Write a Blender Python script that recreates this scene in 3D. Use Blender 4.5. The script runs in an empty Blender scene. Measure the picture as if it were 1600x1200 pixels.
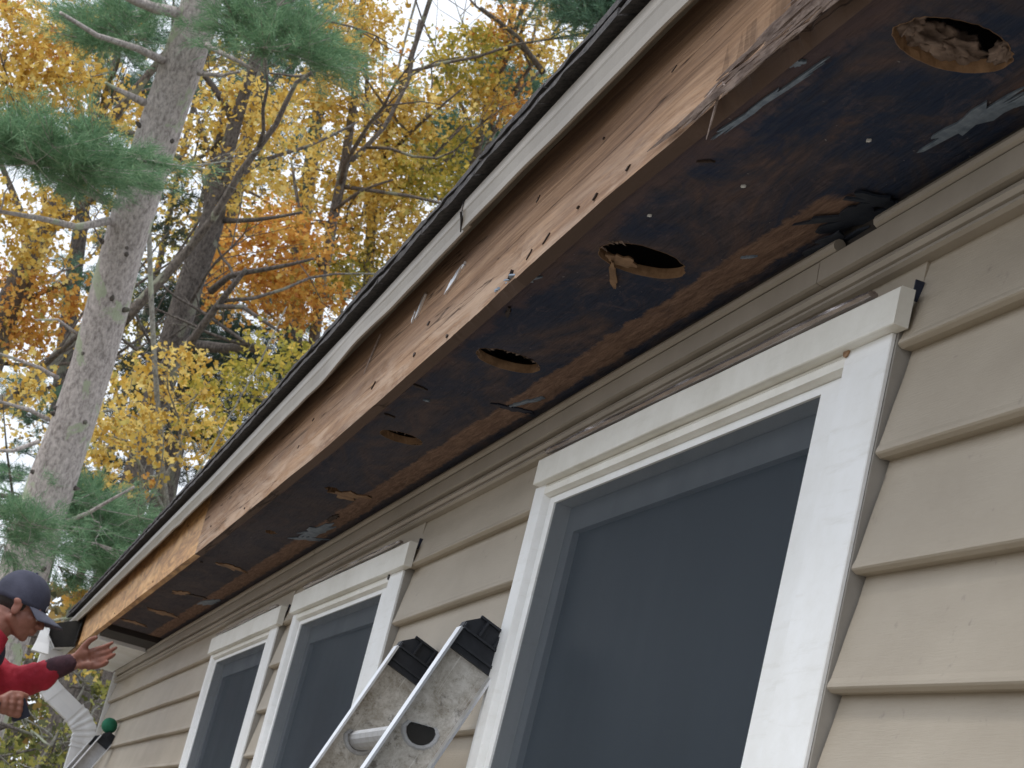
import bpy, bmesh, math, random
import numpy as np
from mathutils import Vector, Matrix, noise as mnoise

random.seed(7)
RNG = np.random.default_rng(7)
SC = bpy.context.scene
COL = SC.collection

# ------------------------------------------------------------------ camera
# heights are measured from the lens: the ground lies 1.6 m below zero.
# x runs along the wall (the wall recedes towards -x), y points into the house, wall face is y = 0
GROUND = -1.6
F_PX = 3160.0
R_CAM = np.array([[0.28537462, -0.19199682, -0.93898804],
                  [0.92751723, 0.30209161, 0.22011915],
                  [0.24139823, -0.93374401, 0.26428964]])
CAM = np.array([0.0, -0.79, 0.0])
cam_d = bpy.data.cameras.new('camera')
cam = bpy.data.objects.new('camera', cam_d)
COL.objects.link(cam)
right, up, back = R_CAM[:, 0], -R_CAM[:, 1], -R_CAM[:, 2]
cam.matrix_world = Matrix(((right[0], up[0], back[0], CAM[0]),
                           (right[1], up[1], back[1], CAM[1]),
                           (right[2], up[2], back[2], CAM[2]), (0, 0, 0, 1)))
cam_d.sensor_width = 36.0
cam_d.lens = F_PX / 1600 * 36.0
cam_d.clip_start = 0.05
cam_d.clip_end = 600
cam_d.dof.use_dof = True
cam_d.dof.focus_distance = 2.7
cam_d.dof.aperture_fstop = 34
SC.camera = cam

def at(px, py, d):
    """a far point seen in direction (px, py) of the photograph, d metres away"""
    r = R_CAM @ np.array([px - 800.0, py - 600.0, F_PX])
    r /= np.linalg.norm(r)
    return CAM + r * d

# ------------------------------------------------------------------ light
SUN_EL, SUN_AZ = math.radians(60), math.radians(215)
w = bpy.data.worlds.new('World'); SC.world = w
w.use_nodes = True
nt = w.node_tree; nt.nodes.clear()
sky = nt.nodes.new('ShaderNodeTexSky'); sky.sky_type = 'NISHITA'; sky.sun_disc = False
sky.sun_elevation = SUN_EL; sky.sun_rotation = SUN_AZ
sky.air_density = 1.0; sky.dust_density = 3.0; sky.ozone_density = 1.0
hs = nt.nodes.new('ShaderNodeHueSaturation'); hs.inputs['Saturation'].default_value = 0.22
hs.inputs['Value'].default_value = 1.0
mxw = nt.nodes.new('ShaderNodeMix'); mxw.data_type = 'RGBA'; mxw.inputs[0].default_value = 0.8
mxw.inputs[7].default_value = (10.6, 11.3, 12.4, 1)      # the even white of a high overcast
bg = nt.nodes.new('ShaderNodeBackground'); bg.inputs['Strength'].default_value = 0.100
ow = nt.nodes.new('ShaderNodeOutputWorld')
nt.links.new(sky.outputs[0], hs.inputs['Color'])
nt.links.new(hs.outputs[0], mxw.inputs[6])
nt.links.new(mxw.outputs[2], bg.inputs['Color'])
nt.links.new(bg.outputs[0], ow.inputs['Surface'])
sun_d = bpy.data.lights.new('sun', 'SUN'); sun_d.energy = 1.5; sun_d.use_shadow = True; sun_d.angle = math.radians(20)
sun_d.color = (1.0, 0.96, 0.9)
sun = bpy.data.objects.new('sun', sun_d); COL.objects.link(sun)
# sun from the open side of the house, a little behind the camera
sd = Vector((0.22, -0.44, 1.0)).normalized()
sun.rotation_euler = sd.to_track_quat('Z', 'Y').to_euler()
sky.sun_rotation = math.atan2(sd.x, sd.y)
SC.view_settings.view_transform = 'Standard'
SC.view_settings.look = 'None'
SC.view_settings.gamma = 1.0
SC.view_settings.use_curve_mapping = False
SC.view_settings.exposure = 0.30
SC.render.engine = 'CYCLES'

# ------------------------------------------------------------------ materials
class N:
    def __init__(s, name):
        s.m = bpy.data.materials.new(name); s.m.use_nodes = True
        s.t = s.m.node_tree; s.t.nodes.clear()
        s.out = s.t.nodes.new('ShaderNodeOutputMaterial')
        s.p = s.t.nodes.new('ShaderNodeBsdfPrincipled')
        s.t.links.new(s.p.outputs[0], s.out.inputs['Surface'])
        s.geo = s.t.nodes.new('ShaderNodeNewGeometry')
        s.tc = s.t.nodes.new('ShaderNodeTexCoord')
    def L(s, a, b): s.t.links.new(a, b)
    def new(s, k): return s.t.nodes.new(k)
    def pos(s, scale=(1, 1, 1), obj=False):
        m = s.new('ShaderNodeMapping'); m.inputs['Scale'].default_value = scale
        s.L(s.tc.outputs['Object'] if obj else s.geo.outputs['Position'], m.inputs['Vector'])
        return m.outputs[0]
    def noise(s, vec, scale=5, detail=6, rough=0.6, dist=0.0):
        n = s.new('ShaderNodeTexNoise'); n.inputs['Scale'].default_value = scale
        n.inputs['Detail'].default_value = detail; n.inputs['Roughness'].default_value = rough
        n.inputs['Distortion'].default_value = dist
        s.L(vec, n.inputs['Vector']); return n.outputs['Fac']
    def ramp(s, fac, stops, interp='LINEAR'):
        r = s.new('ShaderNodeValToRGB'); e = r.color_ramp.elements; r.color_ramp.interpolation = interp
        while len(e) > 1: e.remove(e[-1])
        for i, (p, c) in enumerate(stops):
            x = e[0] if i == 0 else e.new(p)
            x.position = p; x.color = (*c, 1) if len(c) == 3 else c
        s.L(fac, r.inputs[0]); return r.outputs[0]
    def mix(s, fac, a, b, mode='MIX'):
        n = s.new('ShaderNodeMix'); n.data_type = 'RGBA'; n.blend_type = mode
        for v, i in ((fac, 0), (a, 6), (b, 7)):
            if isinstance(v, (int, float)): n.inputs[i].default_value = v
            elif isinstance(v, tuple): n.inputs[i].default_value = (*v, 1)
            else: s.L(v, n.inputs[i])
        return n.outputs[2]
    def math(s, op, a, b=0.0, c=0.0, clamp=False):
        n = s.new('ShaderNodeMath'); n.operation = op; n.use_clamp = clamp
        for i, v in enumerate((a, b, c)):
            if isinstance(v, (int, float)): n.inputs[i].default_value = v
            else: s.L(v, n.inputs[i])
        return n.outputs[0]
    def mapr(s, v, a, b, c=0.0, d=1.0):
        n = s.new('ShaderNodeMapRange')
        for i, x in enumerate((v, a, b, c, d)):
            if isinstance(x, (int, float)): n.inputs[i].default_value = x
            else: s.L(x, n.inputs[i])
        return n.outputs[0]
    def sep(s, v):
        n = s.new('ShaderNodeSeparateXYZ'); s.L(v, n.inputs[0]); return n.outputs
    def bump(s, h, strength=0.3, dist=0.002):
        b = s.new('ShaderNodeBump'); b.inputs['Strength'].default_value = strength
        b.inputs['Distance'].default_value = dist; s.L(h, b.inputs['Height'])
        s.L(b.outputs[0], s.p.inputs['Normal']); return b
    def base(s, c):
        if isinstance(c, tuple): s.p.inputs['Base Color'].default_value = (*c, 1)
        else: s.L(c, s.p.inputs['Base Color'])
    def set(s, rough=0.6, metal=0.0, spec=0.5):
        if isinstance(rough, (int, float)): s.p.inputs['Roughness'].default_value = rough
        else: s.L(rough, s.p.inputs['Roughness'])
        s.p.inputs['Metallic'].default_value = metal
        s.p.inputs['Specular IOR Level'].default_value = spec

def mat_noisy(name, c1, c2, scale=8, rough=0.6, bump=0.0, bscale=60, metal=0.0, spec=0.5, stretch=(1, 1, 1), bdist=0.002):
    n = N(name); f = n.noise(n.pos(stretch), scale, 8, 0.65)
    n.base(n.ramp(f, [(0.3, c1), (0.7, c2)])); n.set(rough, metal, spec)
    if bump: n.bump(n.noise(n.pos(stretch), bscale, 6, 0.6), bump, bdist)
    return n.m

def mat_siding():
    n = N('vinyl_siding')
    big = n.noise(n.pos((1.2, 1.2, 2.5)), 3, 5, 0.6)
    c = n.ramp(big, [(0.3, (0.350, 0.300, 0.235)), (0.7, (0.424, 0.370, 0.296))])
    spots = n.noise(n.pos(), 38, 4, 0.6)
    c = n.mix(n.mapr(spots, 0.66, 0.76), c, (0.27, 0.23, 0.19))
    sp2 = n.noise(n.pos((1, 1, 0.5)), 90, 3, 0.6)
    c = n.mix(n.mapr(sp2, 0.74, 0.82, 0, 0.3), c, (0.6, 0.56, 0.5))
    n.base(c); n.set(0.55, 0, 0.35)
    g = n.noise(n.pos((4, 1, 60)), 9, 5, 0.7, 0.8)
    g2 = n.noise(n.pos(), 11, 3, 0.6)
    h = n.math('ADD', n.math('MULTIPLY', g, 0.5), n.math('MULTIPLY', g2, 2.2))
    n.bump(h, 0.45, 0.0022)
    return n.m

def mat_white(name, c1=(0.66, 0.645, 0.60), c2=(0.78, 0.77, 0.745)):
    n = N(name)
    f = n.noise(n.pos((1, 1, 1)), 7, 7, 0.7)
    c = n.ramp(f, [(0.32, c1), (0.62, c2)])
    d = n.noise(n.pos((1, 1, 1)), 45, 6, 0.75)
    c = n.mix(n.mapr(d, 0.66, 0.80, 0, 0.3), c, (0.36, 0.33, 0.28))
    st = n.noise(n.pos((0.6, 1, 5)), 14, 5, 0.7)
    c = n.mix(n.mapr(st, 0.55, 0.8, 0, 0.35), c, (0.52, 0.50, 0.43))
    n.base(c); n.set(0.45, 0, 0.4)
    n.bump(n.noise(n.pos((2, 2, 2)), 30, 6, 0.6), 0.25, 0.0015)
    return n.m

def mat_oldwood():
    n = N('weathered_fascia_wood')
    p = n.pos((0.22, 3, 7))
    grain = n.noise(p, 7, 9, 0.66, 0.7)
    c = n.ramp(grain, [(0.25, (0.12, 0.068, 0.045)), (0.42, (0.29, 0.175, 0.108)), (0.58, (0.44, 0.28, 0.178)), (0.8, (0.58, 0.41, 0.28))])
    fine = n.noise(n.pos((0.7, 12, 34)), 8, 6, 0.7, 0.4)
    c = n.mix(n.mapr(fine, 0.35, 0.65, 0.5, 0), c, (0.10, 0.065, 0.05))
    sx = n.sep(n.geo.outputs['Position'])
    blot = n.noise(n.pos((0.6, 2, 3)), 3.2, 7, 0.66, 0.6)
    c = n.mix(n.mapr(blot, 0.48, 0.74, 0, 0.55), c, (0.16, 0.10, 0.08))
    amb = n.noise(n.pos((0.5, 2, 2)), 2.1, 5, 0.6, 0.3)
    c = n.mix(n.mapr(amb, 0.5, 0.7, 0, 0.5), c, (0.40, 0.235, 0.13))
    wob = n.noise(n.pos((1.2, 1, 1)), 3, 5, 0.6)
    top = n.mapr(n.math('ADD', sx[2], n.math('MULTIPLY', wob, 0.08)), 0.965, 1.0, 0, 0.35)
    c = n.mix(top, c, (0.14, 0.10, 0.085))  # upper strip painted darker: drip edge shade put into the colour
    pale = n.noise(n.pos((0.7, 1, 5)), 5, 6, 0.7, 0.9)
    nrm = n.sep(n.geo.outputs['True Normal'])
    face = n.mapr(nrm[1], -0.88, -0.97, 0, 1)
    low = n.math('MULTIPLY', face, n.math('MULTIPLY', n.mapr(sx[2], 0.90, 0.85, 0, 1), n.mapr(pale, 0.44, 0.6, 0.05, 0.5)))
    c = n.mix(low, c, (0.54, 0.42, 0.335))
    c = n.mix(n.math('SUBTRACT', 1.0, face), c, (0.11, 0.075, 0.06))  # underside painted dark by its normal, shade put into the colour
    crack = n.noise(n.pos((0.16, 3, 9)), 3.0, 4, 0.5, 0.25)
    ck = n.math('SUBTRACT', 1.0, n.mapr(n.math('ABSOLUTE', n.math('SUBTRACT', crack, 0.5)), 0.0, 0.009, 0, 1))
    c = n.mix(n.math('MULTIPLY', ck, 0.85), c, (0.035, 0.022, 0.018))
    c = n.mix(1.0, c, (1.06, 1.06, 1.05), 'MULTIPLY')
    c = n.mix(n.mapr(n.noise(n.pos((1.2, 5, 8)), 9, 8, 0.75, 1.2), 0.55, 0.7, 0, 0.45), c, (0.15, 0.10, 0.085))
    n.base(c); n.set(0.85, 0, 0.12)
    h = n.math('SUBTRACT', n.math('ADD', grain, n.math('MULTIPLY', n.noise(n.pos((2, 12, 34)), 8, 5, 0.7), 0.5)), n.math('MULTIPLY', ck, 0.8))
    n.bump(h, 0.55, 0.003)
    return n.m

def mat_neww():
    n = N('amber_fascia_wood')
    grain = n.noise(n.pos((0.9, 4, 5)), 4, 8, 0.66, 1.8)
    c = n.ramp(grain, [(0.2, (0.14, 0.07, 0.035)), (0.42, (0.38, 0.20, 0.085)), (0.55, (0.60, 0.34, 0.14)), (0.75, (0.74, 0.50, 0.26))])
    d = n.noise(n.pos((1.4, 2, 3)), 3.5, 7, 0.7, 0.8)
    c = n.mix(n.mapr(d, 0.52, 0.72, 0, 0.7), c, (0.20, 0.125, 0.075))
    n.base(c); n.set(0.6, 0, 0.3); n.bump(grain, 0.5, 0.002)
    return n.m

def mat_soffit():
    n = N('stained_soffit_plywood')
    sx = n.sep(n.geo.outputs['Position'])
    a = n.noise(n.pos((0.9, 2.4, 1)), 3.6, 10, 0.70, 0.9)
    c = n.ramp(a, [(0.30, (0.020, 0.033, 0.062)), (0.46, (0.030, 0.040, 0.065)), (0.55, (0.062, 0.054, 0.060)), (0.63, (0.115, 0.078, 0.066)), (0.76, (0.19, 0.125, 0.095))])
    a2 = n.noise(n.pos((1.6, 3.2, 1)), 7, 8, 0.72, 1.2)
    c = n.mix(n.mapr(a2, 0.54, 0.70, 0, 0.55), c, (0.16, 0.115, 0.105))
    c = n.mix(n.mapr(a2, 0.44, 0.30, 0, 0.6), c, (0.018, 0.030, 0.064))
    far = n.mapr(sx[0], -1.9, -5.2, 0.0, 0.8)  # near end keeps a navy shadow tint put into the colour
    fn_ = n.noise(n.pos((1.2, 3, 1)), 5, 9, 0.75, 0.8)
    c = n.mix(far, c, n.ramp(fn_, [(0.3, (0.058, 0.055, 0.062)), (0.55, (0.098, 0.082, 0.078)), (0.75, (0.15, 0.115, 0.098))]))
    g = n.noise(n.pos((2, 25, 1)), 6, 7, 0.75, 0.6)
    c = n.mix(n.mapr(g, 0.44, 0.74, 0, 0.32), c, (0.10, 0.085, 0.085))
    # bare wood band beside the wall where a moulding used to sit
    w1 = n.noise(n.pos((9, 9, 1)), 2.0, 8, 0.7)
    yy = n.math('ADD', sx[1], n.mapr(w1, 0.3, 0.7, -0.006, 0.006))
    m1 = n.math('MULTIPLY', n.mapr(yy, -0.071, -0.066), n.mapr(yy, -0.022, -0.027))
    xx = n.math('ADD', sx[0], n.mapr(n.noise(n.pos((1, 20, 1)), 2, 5, 0.7), 0.3, 0.7, -0.04, 0.04))
    m2 = n.mapr(xx, -1.87, -1.90)
    wg = n.noise(n.pos((3, 20, 1)), 6, 8, 0.7, 0.8)
    wood = n.ramp(wg, [(0.25, (0.10, 0.062, 0.046)), (0.5, (0.205, 0.128, 0.088)), (0.75, (0.31, 0.205, 0.142))])
    mk = n.math('MULTIPLY', n.math('MULTIPLY', m1, m2), n.mapr(n.noise(n.pos((2, 6, 1)), 4, 8, 0.75), 0.25, 0.42, 0.45, 0.95))
    c = n.mix(mk, c, wood)
    # brown band along the fascia
    w2 = n.noise(n.pos((5, 5, 1)), 2.0, 8, 0.7)
    yb = n.math('ADD', sx[1], n.mapr(w2, 0.3, 0.7, -0.02, 0.02))
    c = n.mix(n.mapr(yb, -0.197, -0.212, 0, 0.6), c, (0.13, 0.085, 0.072))
    # fly specks
    gr = n.noise(n.pos((1.5, 40, 1)), 8, 8, 0.8, 0.4)
    c = n.mix(n.mapr(gr, 0.5, 0.68, 0, 0.5), c, (0.012, 0.012, 0.016))
    sc_ = n.noise(n.pos((3, 9, 1)), 9, 9, 0.8, 1.0)
    c = n.mix(n.mapr(sc_, 0.62, 0.70, 0, 0.5), c, (0.20, 0.15, 0.13))
    s = n.noise(n.pos((1, 1, 1)), 120, 2, 0.5)
    c = n.mix(n.mapr(s, 0.74, 0.78, 0, 0.6), c, (0.30, 0.27, 0.25))
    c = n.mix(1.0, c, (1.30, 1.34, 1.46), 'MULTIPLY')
    n.base(c); n.set(0.95, 0, 0.06)
    n.bump(n.math('ADD', g, n.noise(n.pos((1, 3, 1)), 60, 6, 0.7)), 0.8, 0.003)
    return n.m

def mat_metal(name, c, rough=0.35, dirt=0.0):
    n = N(name)
    f = n.noise(n.pos((1, 1, 1)), 16, 8, 0.7)
    col = n.mix(n.mapr(f, 0.38, 0.62, 0, 0.3), c, tuple(x * 0.7 for x in c))
    if dirt:
        d = n.noise(n.pos((1, 1, 1)), 20, 10, 0.82, 0.3)
        col = n.mix(n.mapr(d, 0.40, 0.66, 0, dirt), col, (0.24, 0.20, 0.14))
        d2 = n.noise(n.pos((1, 1, 1)), 60, 5, 0.7)
        col = n.mix(n.mapr(d2, 0.56, 0.68, 0, dirt * 0.8), col, (0.08, 0.065, 0.05))
        dr = n.noise(n.pos((1, 1, 1)), 150, 4, 0.7)
        col = n.mix(n.mapr(dr, 0.62, 0.75, 0, 0.5), col, (0.62, 0.60, 0.55))
        d3 = n.noise(n.pos((1, 1, 1)), 34, 9, 0.85, 0.3)
        col = n.mix(n.mapr(d3, 0.54, 0.62, 0, dirt * 0.7), col, (0.20, 0.17, 0.12))
        mp = n.new('ShaderNodeMapping'); mp.inputs['Rotation'].default_value = (math.radians(-69.7), 0, 0); mp2 = n.new('ShaderNodeMapping'); mp2.inputs['Scale'].default_value = (1, 5, 260)
        n.L(n.geo.outputs['Position'], mp.inputs['Vector']); n.L(mp.outputs[0], mp2.inputs['Vector'])
        scr = n.noise(mp2.outputs[0], 1.0, 5, 0.7)
        col = n.mix(n.mapr(scr, 0.60, 0.68, 0, 0.55), col, (0.80, 0.79, 0.76))
        n.set(n.mapr(d, 0.3, 0.6, rough, 0.8), 0.45, 0.5)
        n.bump(d2, 0.25, 0.001)
    else:
        n.set(rough, 0.9, 0.5)
    n.base(col)
    return n.m

def mat_leaf(name, stops, trans=0.45):
    n = N(name)
    r = n.geo.outputs['Random Per Island']
    c = n.ramp(r, stops)
    tr = n.new('ShaderNodeBsdfTranslucent'); n.L(c, tr.inputs[0])
    n.base(c); n.set(0.55, 0, 0.25)
    ms = n.new('ShaderNodeMixShader'); ms.inputs[0].default_value = trans
    n.L(n.p.outputs[0], ms.inputs[1]); n.L(tr.outputs[0], ms.inputs[2])
    n.L(ms.outputs[0], n.out.inputs['Surface'])
    return n.m

def mat_bark(name, c1, c2, lichen=0.0, vert=1.0):
    n = N(name)
    f = n.noise(n.pos((5, 5, 1.6 * vert)), 5, 9, 0.75, 0.6)
    c = n.ramp(f, [(0.32, c1), (0.68, c2)])
    v = n.new('ShaderNodeTexVoronoi'); v.feature = 'DISTANCE_TO_EDGE'; v.inputs['Scale'].default_value = 1.0
    n.L(n.pos((26, 26, 15)), v.inputs['Vector'])
    c = n.mix(n.mapr(v.outputs[0], 0.0, 0.10, 0.18, 0), c, tuple(x * 0.5 for x in c1))
    fl_ = n.noise(n.pos((1, 1, 0.55)), 42, 4, 0.7)
    c = n.mix(n.mapr(fl_, 0.42, 0.66, 0, 0.55), c, tuple(min(1, x * 1.55) for x in c2))
    c = n.mix(n.mapr(fl_, 0.46, 0.30, 0, 0.6), c, tuple(x * 0.6 for x in c1))
    if lichen:
        l = n.noise(n.pos((1, 1, 0.8)), 3.3, 8, 0.62, 0.5)
        c = n.mix(n.mapr(l, 0.57, 0.60, 0, lichen), c, (0.40, 0.44, 0.31))
        l2 = n.noise(n.pos((1, 1, 1)), 17, 4, 0.6)
        c = n.mix(n.mapr(l2, 0.66, 0.72, 0, lichen), c, (0.46, 0.45, 0.38))
    n.base(c); n.set(0.85, 0, 0.2)
    n.bump(n.math('ADD', f, fl_), 0.8, 0.02)
    return n.m

M = {}
M['siding'] = mat_siding()
M['white'] = mat_white('chalky_white_paint', (0.70, 0.68, 0.615), (0.82, 0.805, 0.75))
M['white_jamb'] = mat_white('white_vinyl', (0.78, 0.78, 0.76), (0.87, 0.88, 0.885))
M['channel'] = mat_noisy('grey_channel_vinyl', (0.27, 0.25, 0.225), (0.37, 0.345, 0.31), 9, 0.5)
M['trim'] = mat_noisy('tan_channel_vinyl', (0.30, 0.262, 0.215), (0.40, 0.352, 0.295), 5, 0.45, 0.25, 40, stretch=(1, 1, 1))
M['drip'] = mat_noisy('taupe_painted_metal', (0.235, 0.203, 0.165), (0.315, 0.278, 0.23), 6, 0.42, 0.2, 30)
M['shingle'] = mat_noisy('asphalt_shingle', (0.026, 0.026, 0.030), (0.125, 0.115, 0.115), 95, 0.9, 1.0, 220, bdist=0.004)
M['oldwood'] = mat_oldwood()
M['newwood'] = mat_neww()
M['soffit'] = mat_soffit()
M['splinter'] = mat_noisy('splintered_wood', (0.12, 0.085, 0.075), (0.46, 0.37, 0.33), 30, 0.8, 0.6, 120, stretch=(1, 5, 5))
M['rimwood'] = mat_noisy('cut_plywood_edge', (0.17, 0.095, 0.05), (0.42, 0.26, 0.15), 40, 0.8, 0.6, 120)
M['fluff'] = mat_noisy('torn_wood_fibre', (0.08, 0.055, 0.045), (0.36, 0.27, 0.225), 35, 0.9, 0.8, 90)
M['wood_and_gap_dark'] = mat_noisy('dark_wood_and_gap_shade', (0.02, 0.018, 0.018), (0.05, 0.042, 0.038), 8, 0.9)  # near-black wood, also painted as shade in the eave's gaps
M['room'] = mat_noisy('dim_room_wall', (0.05, 0.05, 0.052), (0.075, 0.074, 0.075), 3, 0.9)
M['housewall'] = mat_noisy('wall_sheathing', (0.12, 0.10, 0.08), (0.2, 0.17, 0.14), 5, 0.8)
M['flake'] = mat_noisy('blue_grey_paint_flake', (0.10, 0.14, 0.20), (0.26, 0.32, 0.40), 60, 0.5, 0.4, 90)
M['tar'] = mat_noisy('torn_tarpaper', (0.008, 0.013, 0.028), (0.03, 0.04, 0.06), 40, 0.6, 0.5, 90)
M['nail'] = mat_metal('dark_nail', (0.06, 0.055, 0.055), 0.5)
M['rust'] = mat_noisy('rust_stain', (0.03, 0.02, 0.017), (0.07, 0.045, 0.035), 50, 0.8)
M['foil'] = mat_noisy('crinkled_flashing', (0.20, 0.16, 0.15), (0.52, 0.47, 0.45), 7, 0.2, 0.25, 45, metal=0.75, stretch=(0.5, 2, 2))
M['alu'] = mat_metal('bright_aluminium', (0.86, 0.87, 0.90), 0.36)
M['alu_dirty'] = mat_metal('grimy_aluminium', (0.66, 0.64, 0.60), 0.45, 0.80)
M['alu_mid'] = mat_metal('dull_aluminium', (0.50, 0.51, 0.53), 0.5, 0.25)
M['black'] = mat_noisy('black_rubber', (0.006, 0.008, 0.013), (0.018, 0.021, 0.029), 30, 0.6, 0.3, 80)
M['green'] = mat_noisy('green_foam', (0.006, 0.10, 0.055), (0.012, 0.17, 0.09), 50, 0.8, 0.4, 120)
M['gutter'] = mat_noisy('white_gutter_metal', (0.66, 0.67, 0.69), (0.78, 0.79, 0.80), 6, 0.35)
M['gutter_in'] = mat_noisy('dirty_gutter_inside', (0.008, 0.009, 0.010), (0.03, 0.027, 0.024), 6, 0.9)
M['litter'] = mat_noisy('leaf_litter', (0.13, 0.115, 0.09), (0.30, 0.265, 0.215), 9, 0.9, 0.6, 40, bdist=0.02)
def mat_glass():
    n = N('dark_window_glass'); n.base((0.010, 0.013, 0.016)); n.set(0.30, 0, 0.18)
    return n.m
def mat_screen():
    n = N('insect_screen')
    t = n.new('ShaderNodeBsdfTransparent')
    n.base((0.040, 0.053, 0.068)); n.set(0.8, 0, 0.15)
    sx = n.sep(n.geo.outputs['Position'])
    def wave(v): return n.math('ABSOLUTE', n.math('SINE', n.math('MULTIPLY', v, math.pi / 0.0016)))
    weave = n.math('MAXIMUM', wave(sx[0]), wave(sx[2]))
    cl = n.noise(n.pos((1, 1, 0.3)), 5, 4, 0.6)
    fac = n.math('ADD', n.mapr(weave, 0.6, 1.0, 0.54, 0.72), n.mapr(cl, 0.3, 0.7, -0.05, 0.05))
    ms = n.new('ShaderNodeMixShader')
    n.L(fac, ms.inputs[0]); n.L(t.outputs[0], ms.inputs[1]); n.L(n.p.outputs[0], ms.inputs[2])
    n.L(ms.outputs[0], n.out.inputs['Surface'])
    return n.m
M['glass'] = mat_glass(); M['screen'] = mat_screen()
M['jacket'] = mat_noisy('red_jacket_cloth', (0.20, 0.005, 0.016), (0.44, 0.018, 0.042), 7, 0.8, 0.5, 40, bdist=0.01)
M['cuff'] = mat_noisy('plum_ribbed_knit', (0.035, 0.015, 0.024), (0.07, 0.028, 0.04), 30, 0.9, 0.7, 120)
M['vest'] = mat_noisy('navy_lining', (0.012, 0.016, 0.035), (0.03, 0.035, 0.06), 9, 0.8)
M['jeans'] = mat_noisy('dark_denim', (0.03, 0.04, 0.07), (0.07, 0.08, 0.12), 20, 0.85)
M['skin'] = mat_noisy('tanned_skin', (0.19, 0.075, 0.052), (0.29, 0.125, 0.088), 12, 0.5, 0.2, 60)
M['skin_palm'] = mat_noisy('pale_palm_skin', (0.40, 0.20, 0.15), (0.48, 0.26, 0.2), 20, 0.5)
M['hair'] = mat_noisy('black_hair', (0.006, 0.005, 0.005), (0.02, 0.017, 0.015), 90, 0.6, 0.5, 200)
M['cap'] = mat_noisy('charcoal_cap_cloth', (0.020, 0.022, 0.040), (0.045, 0.047, 0.075), 14, 0.85, 0.4, 160)
M['cap_brim'] = mat_noisy('faded_brim_cloth', (0.06, 0.064, 0.095), (0.11, 0.115, 0.155), 20, 0.85)
M['patch'] = mat_noisy('white_cap_patch', (0.7, 0.7, 0.7), (0.8, 0.8, 0.8), 20, 0.7)
M['boot'] = mat_noisy('brown_boot_leather', (0.07, 0.04, 0.02), (0.13, 0.08, 0.045), 20, 0.6)
M['plank'] = mat_noisy('scaffold_plank', (0.25, 0.17, 0.10), (0.42, 0.30, 0.19), 6, 0.8, stretch=(1, 8, 8))
M['pinebark'] = mat_bark('grey_pine_bark', (0.27, 0.235, 0.22), (0.50, 0.45, 0.425), 0.9)
M['darkbark'] = mat_bark('dark_trunk_bark', (0.04, 0.035, 0.032), (0.15, 0.13, 0.118), 0.25)
M['midbark'] = mat_bark('brown_grey_bark', (0.055, 0.046, 0.042), (0.17, 0.145, 0.125), 0.4)
M['greybark'] = mat_bark('pale_grey_bark', (0.12, 0.115, 0.10), (0.30, 0.29, 0.255), 0.6)
M['gold'] = mat_leaf('golden_leaves', [(0.0, (0.38, 0.22, 0.04)), (0.25, (0.64, 0.41, 0.08)), (0.55, (0.78, 0.56, 0.14)), (0.8, (0.83, 0.65, 0.24)), (1.0, (0.50, 0.44, 0.12))])
M['orange'] = mat_leaf('orange_leaves', [(0.0, (0.42, 0.17, 0.04)), (0.3, (0.66, 0.33, 0.08)), (0.6, (0.78, 0.46, 0.11)), (0.85, (0.80, 0.56, 0.16)), (1.0, (0.36, 0.28, 0.06))])
M['yolive'] = mat_leaf('yellow_green_leaves', [(0.0, (0.20, 0.20, 0.04)), (0.3, (0.40, 0.36, 0.07)), (0.6, (0.58, 0.46, 0.09)), (0.85, (0.72, 0.52, 0.11)), (1.0, (0.24, 0.27, 0.06))])
M['needle'] = mat_leaf('blue_green_needles', [(0.0, (0.075, 0.15, 0.10)), (0.5, (0.13, 0.24, 0.16)), (1.0, (0.21, 0.34, 0.22))], 0.3)
M['needle_near'] = mat_leaf('bright_green_needles', [(0.0, (0.10, 0.20, 0.105)), (0.5, (0.17, 0.31, 0.165)), (1.0, (0.30, 0.43, 0.25))], 0.35)
M['needle_dark'] = mat_leaf('dark_green_needles', [(0.0, (0.018, 0.035, 0.026)), (0.5, (0.035, 0.065, 0.045)), (1.0, (0.06, 0.10, 0.07))], 0.3)
M['under'] = mat_leaf('undergrowth_leaves', [(0.0, (0.05, 0.06, 0.02)), (0.4, (0.12, 0.13, 0.035)), (0.7, (0.26, 0.27, 0.07)), (1.0, (0.42, 0.36, 0.09))], 0.4)
M['far'] = mat_leaf('far_wood_leaves', [(0.0, (0.05, 0.055, 0.03)), (0.5, (0.13, 0.11, 0.05)), (0.8, (0.25, 0.17, 0.06)), (1.0, (0.36, 0.23, 0.07))], 0.35)

# ------------------------------------------------------------------ mesh helpers
def obj(name, verts, faces, mat, parent=None, smooth=False, kind=None, label=None, mats=None, fmi=None):
    me = bpy.data.meshes.new(name)
    me.from_pydata([tuple(map(float, v)) for v in verts], [], faces)
    for m in (mats or [mat]): me.materials.append(m)
    if fmi is not None: me.polygons.foreach_set('material_index', fmi)
    if smooth: me.polygons.foreach_set('use_smooth', [True] * len(me.polygons))
    me.update()
    o = bpy.data.objects.new(name, me); COL.objects.link(o)
    if parent is not None: o.parent = parent
    if kind: o['kind'] = kind
    if label: o['label'] = label
    return o

def tag(o, label, cat, group=None):
    o['label'] = label; o['category'] = cat
    if group: o['group'] = group
    return o

def empty(name, loc, label, cat, group=None):
    o = bpy.data.objects.new(name, None); COL.objects.link(o)
    o.location = loc; o.empty_display_size = 0.1
    tag(o, label, cat, group); bpy.context.view_layer.update()
    return o

def adopt(child, parent):
    """parent while keeping world coordinates of mesh data"""
    child.parent = parent
    child.matrix_parent_inverse = parent.matrix_world.inverted() if parent.type != 'EMPTY' else Matrix.Translation(-Vector(parent.location))
    return child

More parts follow.
